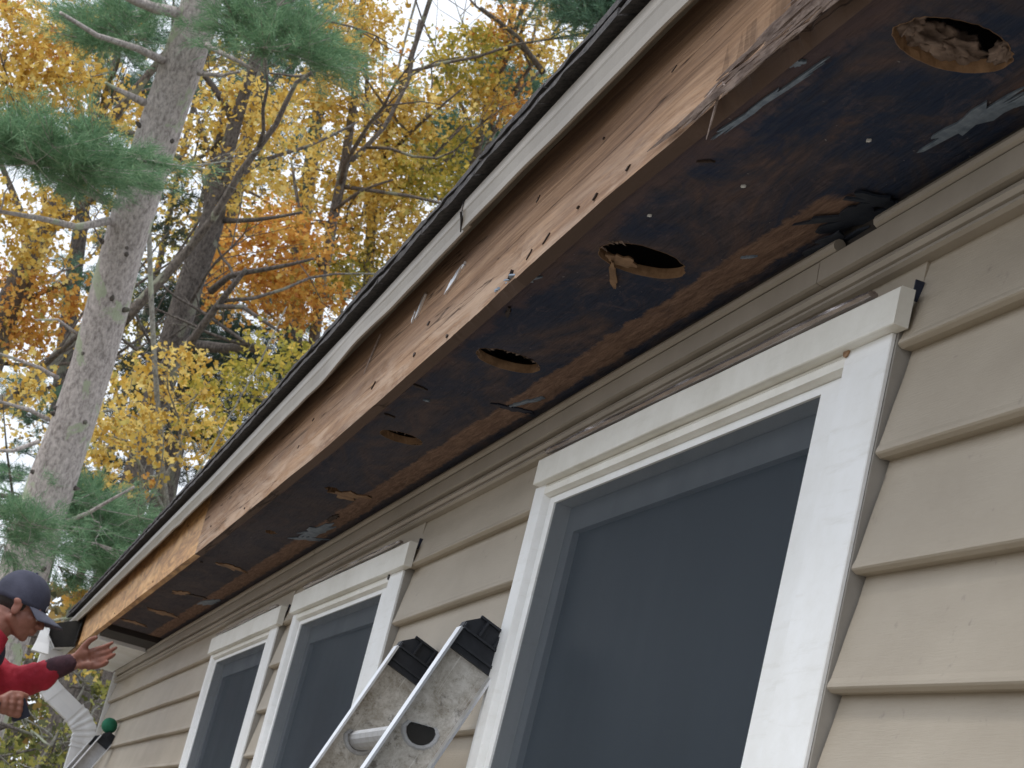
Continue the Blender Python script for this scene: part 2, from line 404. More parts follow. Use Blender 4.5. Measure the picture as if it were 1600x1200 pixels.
class MB:
    def __init__(s): s.v = []; s.f = []
    def box(s, x0, x1, y0, y1, z0, z1):
        b = len(s.v)
        s.v += [(x0, y0, z0), (x1, y0, z0), (x1, y1, z0), (x0, y1, z0), (x0, y0, z1), (x1, y0, z1), (x1, y1, z1), (x0, y1, z1)]
        s.f += [tuple(b + i for i in q) for q in ((0, 3, 2, 1), (4, 5, 6, 7), (0, 1, 5, 4), (1, 2, 6, 5), (2, 3, 7, 6), (3, 0, 4, 7))]
        return s
    def obox(s, c, ax, ay, az):
        """box with centre c and half-axis vectors"""
        c, ax, ay, az = map(lambda q: np.array(q, float), (c, ax, ay, az))
        b = len(s.v)
        for k in ((-1, -1, -1), (1, -1, -1), (1, 1, -1), (-1, 1, -1), (-1, -1, 1), (1, -1, 1), (1, 1, 1), (-1, 1, 1)):
            s.v.append(tuple(c + k[0] * ax + k[1] * ay + k[2] * az))
        s.f += [tuple(b + i for i in q) for q in ((0, 3, 2, 1), (4, 5, 6, 7), (0, 1, 5, 4), (1, 2, 6, 5), (2, 3, 7, 6), (3, 0, 4, 7))]
        return s
    def extrude_x(s, prof, xs, fn=None, cap=True):
        """profile of (y,z) swept along the x stations; fn(x,y,z) may move points"""
        b = len(s.v); n = len(prof)
        for x in xs:
            for (y, z) in prof:
                s.v.append(fn(x, y, z) if fn else (x, y, z))
        for i in range(len(xs) - 1):
            for j in range(n):
                k = (j + 1) % n
                s.f.append((b + i * n + j, b + i * n + k, b + (i + 1) * n + k, b + (i + 1) * n + j))
        if cap:
            s.f.append(tuple(b + j for j in range(n))[::-1])
            s.f.append(tuple(b + (len(xs) - 1) * n + j for j in range(n)))
        return s
    def tube(s, pts, rads, n=7, cap=True, rough=0.0):
        pts = [np.array(p, float) for p in pts]; b = len(s.v)
        prev = None
        for i, p in enumerate(pts):
            t = pts[min(i + 1, len(pts) - 1)] - pts[max(i - 1, 0)]
            t = t / (np.linalg.norm(t) + 1e-9)
            if prev is None:
                a = np.array([0, 0, 1.0]) if abs(t[2]) < 0.9 else np.array([1.0, 0, 0])
                u = np.cross(a, t)
            else:
                u = prev - t * (prev @ t)
            u /= np.linalg.norm(u) + 1e-9; prev = u; w_ = np.cross(t, u)
            for k in range(n):
                a = 2 * math.pi * k / n
                r = rads[i] * (1 + (random.uniform(-rough, rough) if rough else 0))
                s.v.append(tuple(p + u * math.cos(a) * r + w_ * math.sin(a) * r))
        for i in range(len(pts) - 1):
            for k in range(n):
                k2 = (k + 1) % n
                s.f.append((b + i * n + k, b + i * n + k2, b + (i + 1) * n + k2, b + (i + 1) * n + k))
        if cap:
            s.f.append(tuple(b + k for k in range(n))[::-1])
            s.f.append(tuple(b + (len(pts) - 1) * n + k for k in range(n)))
        return s
    def build(s, name, mat, parent=None, **k):
        return obj(name, s.v, s.f, mat, parent, **k)

def fr(a, b, step):
    n = max(1, int(math.ceil(abs(b - a) / step)))
    return [a + (b - a) * i / n for i in range(n + 1)]

def interp(x, pts):
    return float(np.interp(x, [p[0] for p in pts], [p[1] for p in pts]))

def nz(x, y=0, z=0): return mnoise.noise(Vector((x, y, z)))

# ------------------------------------------------------------------ ground
gx = np.linspace(-120, 60, 46); gy = np.linspace(-80, 80, 41)
gv = []; gf = []
for i, x in enumerate(gx):
    for j, y in enumerate(gy):
        far = max(0.0, math.hypot(x, y) - 14)
        gv.append((x, y, GROUND + min(far, 8) / 8 * 0.5 * nz(x * 0.08, y * 0.08)))
for i in range(len(gx) - 1):
    for j in range(len(gy) - 1):
        a = i * len(gy) + j; gf.append((a, a + len(gy), a + len(gy) + 1, a + 1))
g = obj('ground', gv, gf, M['litter'], smooth=True, kind='structure')

# ------------------------------------------------------------------ house
HX0, HX1 = -9.66, 2.6
house = empty('house', ((HX0 + HX1) / 2, 0, GROUND), 'tan sided house with its rotten eave stripped open to bare wood', 'house')
HLOC = Vector(house.location)
def hp(o, parent=None):
    """make a child of the house (or of one of its parts) keeping world coordinates"""
    if parent is None:
        o.parent = house; o.matrix_parent_inverse = Matrix.Translation(-HLOC)
    else:
        o.parent = parent
    return o
def H(mb, name, mat, parent=None, **k): return hp(mb.build(name, mat, **k), parent)

WINS = [dict(x0=-6.295, x1=-5.12, hx0=-6.29, hx1=-5.075, zt=0.692, hb=0.642, gt=0.618, sh=0.004, frw=0.115, GR=0.080),
        dict(x0=-4.925, x1=-3.763, hx0=-4.92, hx1=-3.712, zt=0.696, hb=0.647, gt=0.620, sh=0.012, frw=0.115, GR=0.080),
        dict(x0=-2.936, x1=-1.743, hx0=-2.915, hx1=-1.719, zt=0.7105, hb=0.6695, gt=0.640, sh=0.019, frw=0.106, GR=0.064)]
Z_WB = -0.42   # bottom of the windows
# wall body with openings
wall = MB()
edges = [HX0]
for q in WINS: edges += [q['x0'] + 0.06, q['x1'] - 0.06]
edges.append(HX1)
for i in range(0, len(edges), 2): wall.box(edges[i], edges[i + 1], 0.0, 0.12, GROUND, 0.85)
for q in WINS:
    wall.box(q['x0'] + 0.06, q['x1'] - 0.06, 0.0, 0.12, GROUND, Z_WB)
    wall.box(q['x0'] + 0.06, q['x1'] - 0.06, 0.0, 0.12, q['zt'] - 0.05, 0.85)
wall_o = H(wall, 'wall', M['housewall'])
w2 = MB()
w2.box(HX0, HX1, 6.88, 7.0, GROUND, 0.9)
H(w2, 'wall', M['siding'])
for xa, xb in ((HX0, HX0 + 0.12), (HX1 - 0.12, HX1)):
    g2 = MB()
    g2.v = [(xa, 0.125, GROUND), (xb, 0.125, GROUND), (xb, 6.87, GROUND), (xa, 6.87, GROUND), (xa, 0.125, 0.9), (xb, 0.125, 0.9), (xb, 3.5, 2.5), (xa, 3.5, 2.5), (xb, 6.87, 0.9), (xa, 6.87, 0.9)]
    g2.f = [(0, 1, 5, 4), (4, 5, 6, 7), (7, 6, 8, 9), (9, 8, 2, 3), (1, 2, 8, 6, 5), (0, 4, 7, 9, 3), (0, 3, 2, 1)]
    H(g2, 'gable_wall', M['siding'])
rm = MB(); rm.box(HX0 + 0.13, HX1 - 0.13, 0.13, 6.86, 0.86, 0.88); rm.box(HX0 + 0.13, HX1 - 0.13, 3.0, 3.1, GROUND + 0.01, 0.85)
H(rm, 'room_lining', M['room'])

# siding courses -------------------------------------------------------
LAPS = [0.647, 0.534, 0.418, 0.303]
while LAPS[-1] > GROUND + 0.12: LAPS.append(LAPS[-1] - 0.1145)
def lap_prof(zb, zt):
    pr = [(0.001, zt), (-0.0025, zt)]
    H_ = zt - zb
    for t, y in ((0.72, -0.0065), (0.45, -0.0115), (0.2, -0.0155), (0.09, -0.0175), (0.045, -0.0195), (0.015, -0.0200), (0.0, -0.0185)):
        pr.append((y, zb + t * H_))
    pr += [(-0.014, zb - 0.0025), (-0.003, zb - 0.0015), (0.001, zb)]
    return pr
SPANS = [(HX0 + 0.035, -6.303, 0), (-5.110, -4.933, 0), (-3.753, -2.944, 0), (-1.735, HX1 - 0.04, 1)]
def warp(x, y, z):
    # the loosened siding near the camera sags a little, and no course is dead straight
    dz = 0.0
    if x > -1.75: dz -= (0.82 - z) * 0.022 * min(1.2, (x + 1.75) / 0.32) * (1 if z < 0.7 else 0)
    dz += 0.0018 * nz(x * 1.7, z * 2.0, 3.3)
    dy = 0.0016 * nz(x * 2.3, z * 3.1, 8.8)
    return (x, y + (dy if y < -0.004 else 0), z + dz)
for k, zb in enumerate(LAPS):
    zt = 0.742 if k == 0 else LAPS[k - 1] + 0.004
    for si, (a, b, n_) in enumerate(SPANS):
        m = MB(); m.extrude_x(lap_prof(zb, zt), fr(a, b, 0.12), warp)
        H(m, 'siding_board', M['siding'])
    if zt < Z_WB - 0.04:
        for q in WINS:
            m = MB(); m.extrude_x(lap_prof(zb, zt), fr(q['x0'] - 0.007, q['x1'] + 0.007, 0.15), warp)
            H(m, 'siding_board', M['siding'])
# siding above the window heads
for q in WINS:
    m = MB(); m.box(q['x0'] - 0.0075, q['x1'] + 0.0075, -0.006, -0.0004, q['zt'] - 0.03, 0.745)
    H(m, 'siding_board', M['siding'])
# corner post
m = MB(); m.box(HX0 - 0.03, HX0 + 0.03, -0.028, -0.0005, GROUND + 0.05, 0.79); m.box(HX0 - 0.03, HX0 - 0.0005, -0.028, 0.06, GROUND + 0.05, 0.79)
H(m, 'corner_post', M['white_jamb'])

# channel trim under the soffit ------------------------------------------
def tw(amp, seed):
    return lambda x, y, z: (x, y + amp * nz(x * 2.1, seed), z + amp * nz(x * 1.3, seed + 5))
tr_end = HX1
prof_face = [(-0.004, 0.800), (-0.020, 0.802), (-0.0235, 0.799), (-0.0225, 0.774), (-0.019, 0.7725), (-0.004, 0.7725)]
tp = MB(); tp.extrude_x(prof_face, fr(HX0, -4.87, 0.15), tw(0.0014, 1.0)); H(tp, 'channel_trim', M['trim'])
tp = MB(); tp.extrude_x(prof_face, fr(-4.868, -1.975, 0.15), tw(0.0014, 1.0)); H(tp, 'channel_trim', M['trim'])
tp = MB(); tp.extrude_x([(y, z + (0.0006 if z > 0.79 else 0)) for y, z in prof_face], fr(-1.973, tr_end, 0.15), tw(0.0014, 1.0)); H(tp, 'channel_trim', M['trim'])
def circ(cy, cz, r, n=10): return [(cy + r * math.cos(2 * math.pi * i / n), cz + r * math.sin(2 * math.pi * i / n)) for i in range(n)]
for a, b in ((HX0, -4.87), (-4.865, -1.94), (-1.845, tr_end)):
    m = MB(); m.extrude_x(circ(-0.0185, 0.811, 0.0075), fr(a, b, 0.15), tw(0.0014, 1.0)); H(m, 'curled_hem', M['trim'], smooth=False)
# dark strip standing in for the shaded recess above the curl
m = MB(); m.box(HX0, tr_end, -0.010, -0.002, 0.803, 0.834); H(m, 'recess_shade_strip', M['wood_and_gap_dark'])
# ridged lower leg
m = MB(); m.extrude_x([(-0.0005, 0.7715), (-0.012, 0.7705), (-0.0135, 0.764), (-0.020, 0.7605), (-0.0215, 0.757), (-0.018, 0.7525), (-0.0135, 0.7515), (-0.0185, 0.7475), (-0.0195, 0.7435), (-0.015, 0.741), (-0.0005, 0.741)],
                      fr(HX0, tr_end, 0.15), tw(0.0012, 1.0)); H(m, 'channel_trim', M['trim'])

# windows ------------------------------------------------------------------
def window(q, wl):
    x0, x1, zt, sh = q['x0'], q['x1'], q['zt'], q['sh']; xc = (x0 + x1) / 2
    def skew(x, y, z):
        k = max(0, min(1, (z - 0.3) / 0.35))
        return (x, y, z - sh * (x - xc) / (x1 - x0) * k)
    def sk(mb): mb.v = [skew(*v) for v in mb.v]; return mb
    zj = q['hb']; fl, frw = 0.054, q['frw']; YF = -0.024
    def vert_prof(mb, pr, za, zb_):
        b = len(mb.v); n = len(pr); zs = fr(za, zb_, 0.2)
        for z in zs:
            for (x, y) in pr: mb.v.append(skew(x + 0.0012 * nz(z * 4, xc), y + 0.0012 * nz(z * 5, x * 3), z))
        for i in range(len(zs) - 1):
            for j in range(n):
                k = (j + 1) % n; mb.f.append((b + i * n + j, b + i * n + k, b + (i + 1) * n + k, b + (i + 1) * n + j))
        mb.f.append(tuple(b + j for j in range(n))[::-1]); mb.f.append(tuple(b + (len(zs) - 1) * n + j for j in range(n)))
    root = MB(); vert_prof(root, [(x0, -0.0195), (x0, YF + 0.001), (x0 + 0.0012, YF), (x0 + fl - 0.001, YF), (x0 + fl + 0.001, YF + 0.003), (x0 + fl + 0.005, -0.0105), (x0 + fl + 0.005, 0.0), (x0 + 0.006, 0.0), (x0 + 0.006, -0.0195)], Z_WB + 0.03, zj)
    win = H(root, 'window', M['white_jamb'], label=wl)
    m = MB(); vert_prof(m, [(x1, -0.0195), (x1, YF + 0.001), (x1 - 0.0012, YF), (x1 - frw + 0.004, YF), (x1 - frw + 0.001, YF + 0.0015), (x1 - frw - 0.002, -0.0118), (x1 - frw - 0.002, 0.0), (x1 - 0.006, 0.0), (x1 - 0.006, -0.0195)][::-1], Z_WB + 0.03, zj)
    H(m, 'side_casing', M['white_jamb'], win)
    m = MB(); m.extrude_x([(-0.020, zj + 0.0005), (-0.0348, zj + 0.0005), (-0.036, zj + 0.0016), (-0.036, zt - 0.0015), (-0.0345, zt), (-0.020, zt)], fr(q['hx0'], q['hx1'], 0.1),
                          lambda x, y, z: (x, y + 0.0015 * nz(x * 3, z * 2), z + 0.0012 * nz(x * 4, 3.0)))
    H(sk(m), 'head_casing', M['white'], win)
    m = MB(); m.box(x0 + 0.008, x1 - 0.008, -0.0195, -0.0012, zj + 0.001, zt - 0.004); H(sk(m), 'head_backing', M['channel'], win)
    zm = zj - q['gt']
    a_, b_ = x0 + fl - 0.001, x1 - frw + 0.005
    m = MB(); m.extrude_x([(0, zj - 0.0005), (-0.0225, zj - 0.0005), (-0.0225, zj - 0.0035), (-0.0245, zj - 0.006), (-0.0235, zj - zm * 0.52), (-0.0175, zj - zm * 0.62), (0, zj - zm * 0.62)], fr(a_, b_, 0.2)); H(sk(m), 'head_moulding', M['white'], win)
    m = MB(); m.box(x0 - 0.03, x1 + 0.03, -0.045, -0.0255, Z_WB, Z_WB + 0.029); H(m, 'sill', M['white'], win)
    ix0, ix1, izt, izb = x0 + fl + 0.0055, x1 - frw - 0.0025, zj - zm * 0.62 - 0.0005, Z_WB + 0.031
    G = 0.026; GR = q['GR']
    m = MB()
    m.box(ix0, ix0 + G, -0.0135, 0.05, izb, izt); m.box(ix1 - GR, ix1, -0.0135, 0.05, izb, izt)
    m.box(ix0 + G, ix1 - GR, -0.0135, 0.05, q['gt'], izt); m.box(ix0 + G, ix1 - GR, -0.0135, 0.05, izb, izb + 0.03)
    H(sk(m), 'frame', M['white_jamb'], win)
    m = MB(); xa, xb, za, zb_ = ix0 + G + 0.0005, ix1 - GR - 0.0005, izb + 0.031, q['gt'] - 0.0005
    xs = fr(xa, xb, 0.08); zs = fr(za, zb_, 0.08)
    for z in zs:
        for x in xs: m.v.append(skew(x, -0.0105 + 0.0012 * nz(x * 3, z * 3, 5.0), z))
    nx = len(xs)
    for i in range(len(zs) - 1):
        for k in range(nx - 1): m.f.append((i * nx + k, i * nx + k + 1, (i + 1) * nx + k + 1, (i + 1) * nx + k))
    H(m, 'insect_screen', M['screen'], win, smooth=True)
    a, b, t, bo = xa, xb, q['gt'] - 0.001, izb + 0.032
    m = MB(); F = 0.040
    m.box(a, a + F, 0.014, 0.045, bo, t); m.box(b - F, b, 0.014, 0.045, bo, t); m.box(a + F, b - F, 0.014, 0.045, t - F, t); m.box(a + F, b - F, 0.014, 0.045, bo, bo + F)
    zc = bo + 0.46; m.box(a + F, b - F, 0.012, 0.043, zc, zc + 0.04)
    H(sk(m), 'sash', M['sash'], win)
    m = MB(); m.box(a + F, b - F, 0.024, 0.029, bo + F, zc); m.box(a + F, b - F, 0.024, 0.029, zc + 0.04, t - F)
    H(sk(m), 'pane', M['glass'], win)
    # grey channel lapping the casing, its edge following the stepped siding
    for xa, xb in ((x0 - 0.0035, x0 + 0.005), (x1 - 0.005, x1 + 0.0035)):
        m = MB(); m.box(xa, xb, -0.0188, -0.0004, Z_WB, zt - 0.032); H(m, 'window_channel', M['channel'], win)
    m = MB(); m.box(q['hx1'] - 0.014, q['hx1'] - 0.012, -0.016, -0.0065, zt - 0.016, zt + 0.006); H(m, 'notch_shade', M['vest'], win)  # dark sliver standing in for the shaded notch beside the head
    return win, skew
M['sash'] = mat_noisy('sash_vinyl', (0.36, 0.38, 0.40), (0.42, 0.44, 0.46), 6, 0.5)
labels = ['narrow far window nearest the corner, half in shade', 'middle window behind the ladder tip', 'big near window with a plain white casing']
wins = [window(q, None) for q, l in zip(WINS, labels)]
# crumpled flashing on top of the heads
def flashing(xa, xb, z0, z1, r, par, yb=-0.040):
    m = MB(); xs = fr(xa, xb, 0.02); n = 9
    b = len(m.v)
    for i, x in enumerate(xs):
        t = i / (len(xs) - 1); zc = z0 + (z1 - z0) * t
        rr = r * (1 + 0.25 * nz(x * 9, 2.2)) * (0.75 if t in (0, 1) else 1)
        for k in range(n):
            a = 2 * math.pi * k / n
            q_ = 1 + 0.16 * nz(x * 12, k * 1.7, 4.0)
            m.v.append((x, yb + 0.018 + rr * 1.7 * q_ * math.cos(a), zc + rr * q_ * math.sin(a)))
    for i in range(len(xs) - 1):
        for k in range(n):
            k2 = (k + 1) % n; m.f.append((b + i * n + k, b + i * n + k2, b + (i + 1) * n + k2, b + (i + 1) * n + k))
    m.f.append(tuple(b + k for k in range(n))[::-1]); m.f.append(tuple(b + (len(xs) - 1) * n + k for k in range(n)))
    return H(m, 'crumpled_flashing', M['foil'], par)
flashing(-2.880, -1.785, 0.7262, 0.7082, 0.0046, wins[2][0], -0.052)
flashing(-4.80, -3.80, 0.707, 0.6985, 0.004, wins[1][0], -0.052)
flashing(-6.2, -5.15, 0.698, 0.696, 0.0035, wins[0][0], -0.052)
# small old screw plug on near window corner
def disc(c, r, n, ny=-1, th=0.002, name='screw_plug', mat=None, par=None):
    m = MB(); m.extrude_x([(0, 0)], [0], cap=False); m.v = []; m.f = []
    for yy in (c[1], c[1] - th):
        for k in range(n):
            a = 2 * math.pi * k / n; m.v.append((c[0] + r * math.cos(a), yy, c[2] + r * math.sin(a)))
    for k in range(n): m.f.append((k, (k + 1) % n, n + (k + 1) % n, n + k))
    m.f.append(tuple(range(n, 2 * n))[::-1])
    return H(m, name, mat, par)
disc((-1.842, -0.0246, 0.6615), 0.0065, 12, mat=M['rimwood'], par=wins[2][0])
disc((-3.875, -0.0246, 0.638), 0.006, 12, mat=M['nail'], par=wins[1][0])

# soffit plywood with torn vent holes ----------------------------------------
ZS = 0.835
Y0, Y1 = -0.230, -0.003
HOLES = [(-1.490, -0.134, 0.047, 0.053, 0), (-2.255, -0.142, 0.053, 0.055, 0), (-2.85, -0.137, 0.050, 0.050, 1), (-3.54, -0.136, 0.047, 0.045, 2),
         (-4.19, -0.130, 0.046, 0.050, 3), (-4.935, -0.133, 0.044, 0.045, 4), (-5.68, -0.112, 0.04, 0.04, 5), (-6.53, -0.124, 0.04, 0.036, 6)]
OPEN = HOLES[:6]
cuts = [HX0 + 1.28] + [h[0] - 0.11 for h in OPEN[::-1]] + [h[0] + 0.11 for h in OPEN[::-1]] + [HX1]
# far (unbroken) stretch, middle stretches between holes
stations = sorted(cuts)
soff = MB()
def soff_quad(a, b):
    for xa, xb in zip(fr(a, b, 0.25)[:-1], fr(a, b, 0.25)[1:]):
        k = len(soff.v); soff.v += [(xa, Y0, ZS), (xb, Y0, ZS), (xb, Y1, ZS), (xa, Y1, ZS)]; soff.f.append((k, k + 3, k + 2, k + 1))
ranges = []
prev = stations[0]
for h in sorted(OPEN, key=lambda h: h[0]):
    soff_quad(prev, h[0] - 0.11); prev = h[0] + 0.11
soff_quad(prev, HX1)
soffit_o = None
rims = []
for hi, (cx, cy, rx, ry, pl) in enumerate(OPEN):
    n = 64; ring = []; rect = []
    for k in range(n):
        a = 2 * math.pi * (k + 0.5) / n; ca, sa = math.cos(a), math.sin(a)
        jag = 1 + (0.05 * nz(ca * 2.1, sa * 2.1, hi * 3.7) + 0.05 * nz(ca * 9, sa * 9, hi * 1.3) * (1 if ca > 0.1 else 0.2))
        f = 1.0
        if pl >= 2: f = 0.88
        if pl >= 3: f = 0.55 + 0.25 * nz(ca * 3, sa * 3, hi)
        ring.append((cx + rx * ca * jag * f, cy + ry * sa * jag * f * (0.5 if pl >= 3 else 1)))
        hx, y_lo, y_hi = 0.11, cy - Y0, Y1 - cy
        t = min(hx / abs(ca) if abs(ca) > 1e-6 else 9, (y_hi if sa > 0 else y_lo) / abs(sa) if abs(sa) > 1e-6 else 9)
        rect.append([cx + ca * t, cy + sa * t])
    # snap nearest rectangle samples to the corners
    for qx in (cx - 0.11, cx + 0.11):
        for qy in (Y0, Y1):
            j = min(range(n), key=lambda k: (rect[k][0] - qx) ** 2 + (rect[k][1] - qy) ** 2); rect[j] = [qx, qy]
    b = len(soff.v)
    soff.v += [(x, y, ZS) for x, y in rect] + [(x, y, ZS) for x, y in ring]
    for k in range(n):
        k2 = (k + 1) % n; soff.f.append((b + k, b + n + k, b + n + k2, b + k2))
    rims.append((ring, hi, pl))
soffit_o = H(soff, 'soffit_panel', M['soffit'])
for ring, hi, pl in rims:
    n = len(ring); m = MB(); th = 0.013
    cx, cy = HOLES[hi][0], HOLES[hi][1]
    for z, s in ((ZS - 0.0004, 1.012), (ZS - 0.0004, 0.998), (ZS + th * 0.5, 0.985), (ZS + th, 0.99)):
        for k, (x, y) in enumerate(ring):
            j = 0.0012 * nz(k * 0.9, hi * 5.0, z * 400)
            m.v.append((cx + (x - cx) * s + j, cy + (y - cy) * s + j, z))
    for L in range(3):
        for k in range(n):
            k2 = (k + 1) % n; m.f.append((L * n + k, L * n + k2, (L + 1) * n + k2, (L + 1) * n + k))
    H(m, 'hole_rim', M['rimwood'], soffit_o)
# torn fibre inside and round the holes
def fibres(cx, cy, z, rx, ry, n, name='torn_fibre', ln=(0.008, 0.03), mat='fluff', hang=0.5, ang=None):
    m = MB()
    for i in range(n):
        a = ang(i) if ang else random.uniform(0, 2 * math.pi)
        p = np.array([cx + rx * math.cos(a), cy + ry * math.sin(a), z + random.uniform(0, 0.003)])
        L = random.uniform(*ln); d = np.array([-math.cos(a) * random.uniform(-0.2, 1), -math.sin(a) * random.uniform(-0.2, 1), -random.uniform(0, hang)])
        d += np.array([random.uniform(-.6, .6), random.uniform(-.3, .3), 0])
        d /= np.linalg.norm(d)
        w_ = np.array([-math.sin(a), math.cos(a), 0]) * random.uniform(0.0008, 0.0028)
        q = p + d * L * 0.5 + np.array([0, 0, random.uniform(-0.002, 0.002)]); e = p + d * L
        b = len(m.v); up_ = np.array([0, 0, 0.0012])
        m.v += [tuple(p - w_), tuple(p + w_), tuple(q + w_ * 0.7), tuple(q - w_ * 0.7), tuple(e), tuple(p + up_), tuple(q + up_)]
        m.f += [(b, b + 1, b + 2, b + 3), (b + 3, b + 2, b + 4), (b + 1, b + 5, b + 6, b + 2), (b + 5, b, b + 3, b + 6), (b + 6, b + 3, b + 4), (b + 2, b + 6, b + 4)]
    return H(m, name, M[mat], soffit_o, kind='stuff')
fibres(-2.245, -0.142, ZS - 0.001, 0.053, 0.055, 30, ang=lambda i: -math.pi * 0.4 + random.gauss(0, 0.45), ln=(0.003, 0.012), hang=0.3)
fibres(-2.85, -0.137, ZS - 0.001, 0.050, 0.050, 40, ang=lambda i: random.gauss(0, 0.8), ln=(0.003, 0.009), hang=0.2)
fibres(-3.54, -0.136, ZS - 0.001, 0.042, 0.04, 16, ln=(0.003, 0.010), hang=0.3)
def lump(c, r, seed, name, mat, squash=(1, 1, 0.5), nu=22, nv=12, amp=0.35, par=None, fr_=3.0):
    m = MB()
    for i in range(nv + 1):
        th = math.pi * i / nv
        for k in range(nu):
            a = 2 * math.pi * k / nu
            d = np.array([math.sin(th) * math.cos(a), math.sin(th) * math.sin(a), math.cos(th)])
            rr = r * (1 + amp * nz(d[0] * fr_ + seed, d[1] * fr_, d[2] * fr_) + amp * 0.4 * nz(d[0] * 9 + seed, d[1] * 9, d[2] * 9))
            m.v.append((c[0] + d[0] * rr * squash[0], c[1] + d[1] * rr * squash[1], c[2] + d[2] * rr * squash[2]))
    for i in range(nv):
        for k in range(nu):
            k2 = (k + 1) % nu; m.f.append((i * nu + k, i * nu + k2, (i + 1) * nu + k2, (i + 1) * nu + k))
    return H(m, name, M[mat], par or soffit_o, smooth=True)
# crumbled wood bulging through the first hole, tongue beside the second
def sheet(pts, z_fn, name, mat, par, th=0.003, sub=1):
    """irregular chip: outline of (x,y) with thickness, bottom follows z_fn"""
    n = len(pts); m = MB(); c = np.mean(np.array(pts), 0)
    m.v = [(x, y, z_fn(x, y)) for x, y in pts] + [(x * .96 + c[0] * .04, y * .96 + c[1] * .04, z_fn(x, y) + th) for x, y in pts] + [(c[0], c[1], z_fn(c[0], c[1]) - 0.0005)]
    for k in range(n):
        k2 = (k + 1) % n; m.f += [(k, k2, n + k2, n + k), (k2, k, 2 * n)]
    return H(m, name, M[mat], par)
lump((-1.524, -0.150, ZS + 0.017), 0.028, 1.3, 'crumbled_wood', 'fluff', (0.75, 0.75, 0.34), 40, 26, 0.75, fr_=2.4)
lump((-1.526, -0.116, ZS + 0.018), 0.029, 4.1, 'crumbled_wood', 'fluff', (0.62, 1.0, 0.34), 40, 26, 0.8, fr_=2.9)
lump((-1.500, -0.174, ZS + 0.012), 0.018, 7.7, 'crumbled_wood', 'fluff', (1.2, 0.6, 0.45), 30, 20, 0.8, fr_=2.6)
lump((-1.478, -0.090, ZS + 0.008), 0.014, 2.7, 'crumbled_wood', 'fluff', (1.5, 0.6, 0.5), 30, 20, 0.8, fr_=2.6)
def chip(cx, cy, L, W, ang, mat, name, th=0.0025, z=None, drop=0.0, n=26, par=None, jag=0.45):
    pts = []
    for k in range(n):
        a = 2 * math.pi * k / n; r = 1 + jag * random.uniform(-1, 1)
        u, v = L * math.cos(a) * r, W * math.sin(a) * r
        pts.append((cx + u * math.cos(ang) - v * math.sin(ang), cy + u * math.sin(ang) + v * math.cos(ang)))
    zz = (ZS - 0.003) if z is None else z
    return sheet(pts, lambda x, y: zz - drop * abs((x - cx) / (L + 1e-6)), name, mat, par or soffit_o, th)
chip(-2.335, -0.151, 0.050, 0.0048, -0.38, 'rimwood', 'wood_tongue', jag=0.2)
chip(-2.283, -0.158, 0.018, 0.020, 0.3, 'rimwood', 'torn_veneer', jag=0.25, z=ZS + 0.001)
for (x, y, L, W, a, mt) in ((-1.735, -0.214, 0.11, 0.0035, 0.05, 'flake'), (-1.60, -0.050, 0.085, 0.010, 0.06, 'flake'), (-1.50, -0.038, 0.06, 0.006, 0.0, 'flake'),
                            (-3.03, -0.047, 0.055, 0.004, 0.2, 'flake'), (-3.10, -0.052, 0.030, 0.012, 1.1, 'vest'), (-2.46, -0.236, 0.035, 0.012, 0.2, 'flake'), (-2.53, -0.240, 0.018, 0.007, 0.4, 'flake'),
                            (-4.72, -0.058, 0.16, 0.017, 0.08, 'flake'), (-4.86, -0.052, 0.07, 0.012, 0.5, 'flake'), (-4.50, -0.062, 0.05, 0.006, 0.0, 'rust'),
                            (-5.68, -0.112, 0.035, 0.040, 0.2, 'rimwood'), (-4.19, -0.095, 0.050, 0.030, 0.4, 'rimwood'), (-6.53, -0.145, 0.06, 0.018, 0.2, 'rimwood'), (-6.50, -0.105, 0.04, 0.016, 0.9, 'rust'),
                            (-7.2, -0.12, 0.05, 0.05, 0.3, 'rimwood'), (-7.75, -0.16, 0.04, 0.05, 0.3, 'rimwood'), (-6.55, -0.045, 0.12, 0.015, 0.1, 'flake'), (-5.75, -0.19, 0.01, 0.003, 0.1, 'rust'),
                            (-2.62, -0.207, 0.024, 0.003, -0.2, 'rust'), (-3.15, -0.20, 0.005, 0.012, 0.3, 'rust'), (-3.4, -0.19, 0.004, 0.010, 0.2, 'rust'), (-1.9, -0.20, 0.010, 0.0015, 0.7, 'rust'),
                            (-2.12, -0.055, 0.010, 0.002, 0.5, 'flake'), (-1.93, -0.145, 0.0028, 0.0014, 0.5, 'patch'), (-2.10, -0.19, 0.0028, 0.0014, 0.5, 'patch'), (-1.72, -0.10, 0.0028, 0.0014, 0.5, 'patch'), (-3.22, -0.17, 0.006, 0.004, 0.5, 'flake'), (-1.62, -0.225, 0.01, 0.004, 0.3, 'flake')):
    chip(x, y, L, W, a, mt, {'flake': 'paint_flake', 'rimwood': 'torn_veneer', 'rust': 'gouge', 'vest': 'paint_flake', 'patch': 'paint_speck'}[mt], par=soffit_o)
# block painted as the torn end's gap shade; tarpaper scrap by the wall
m = MB(); m.box(-8.38, -8.05, Y0 + 0.002, -0.012, 0.812, 0.8345); H(m, 'gap_shade_block', M['wood_and_gap_dark'])
for (x, y, L, W, a) in ((-1.90, -0.022, 0.06, 0.016, 0.35), (-1.955, -0.014, 0.05, 0.012, 0.1), (-1.84, -0.022, 0.03, 0.016, 0.9)):
    chip(x, y, L, W, a, 'tar', 'tarpaper_scrap', th=0.003, z=ZS - 0.006 - 0.01 * (x < -1.93), jag=0.7)
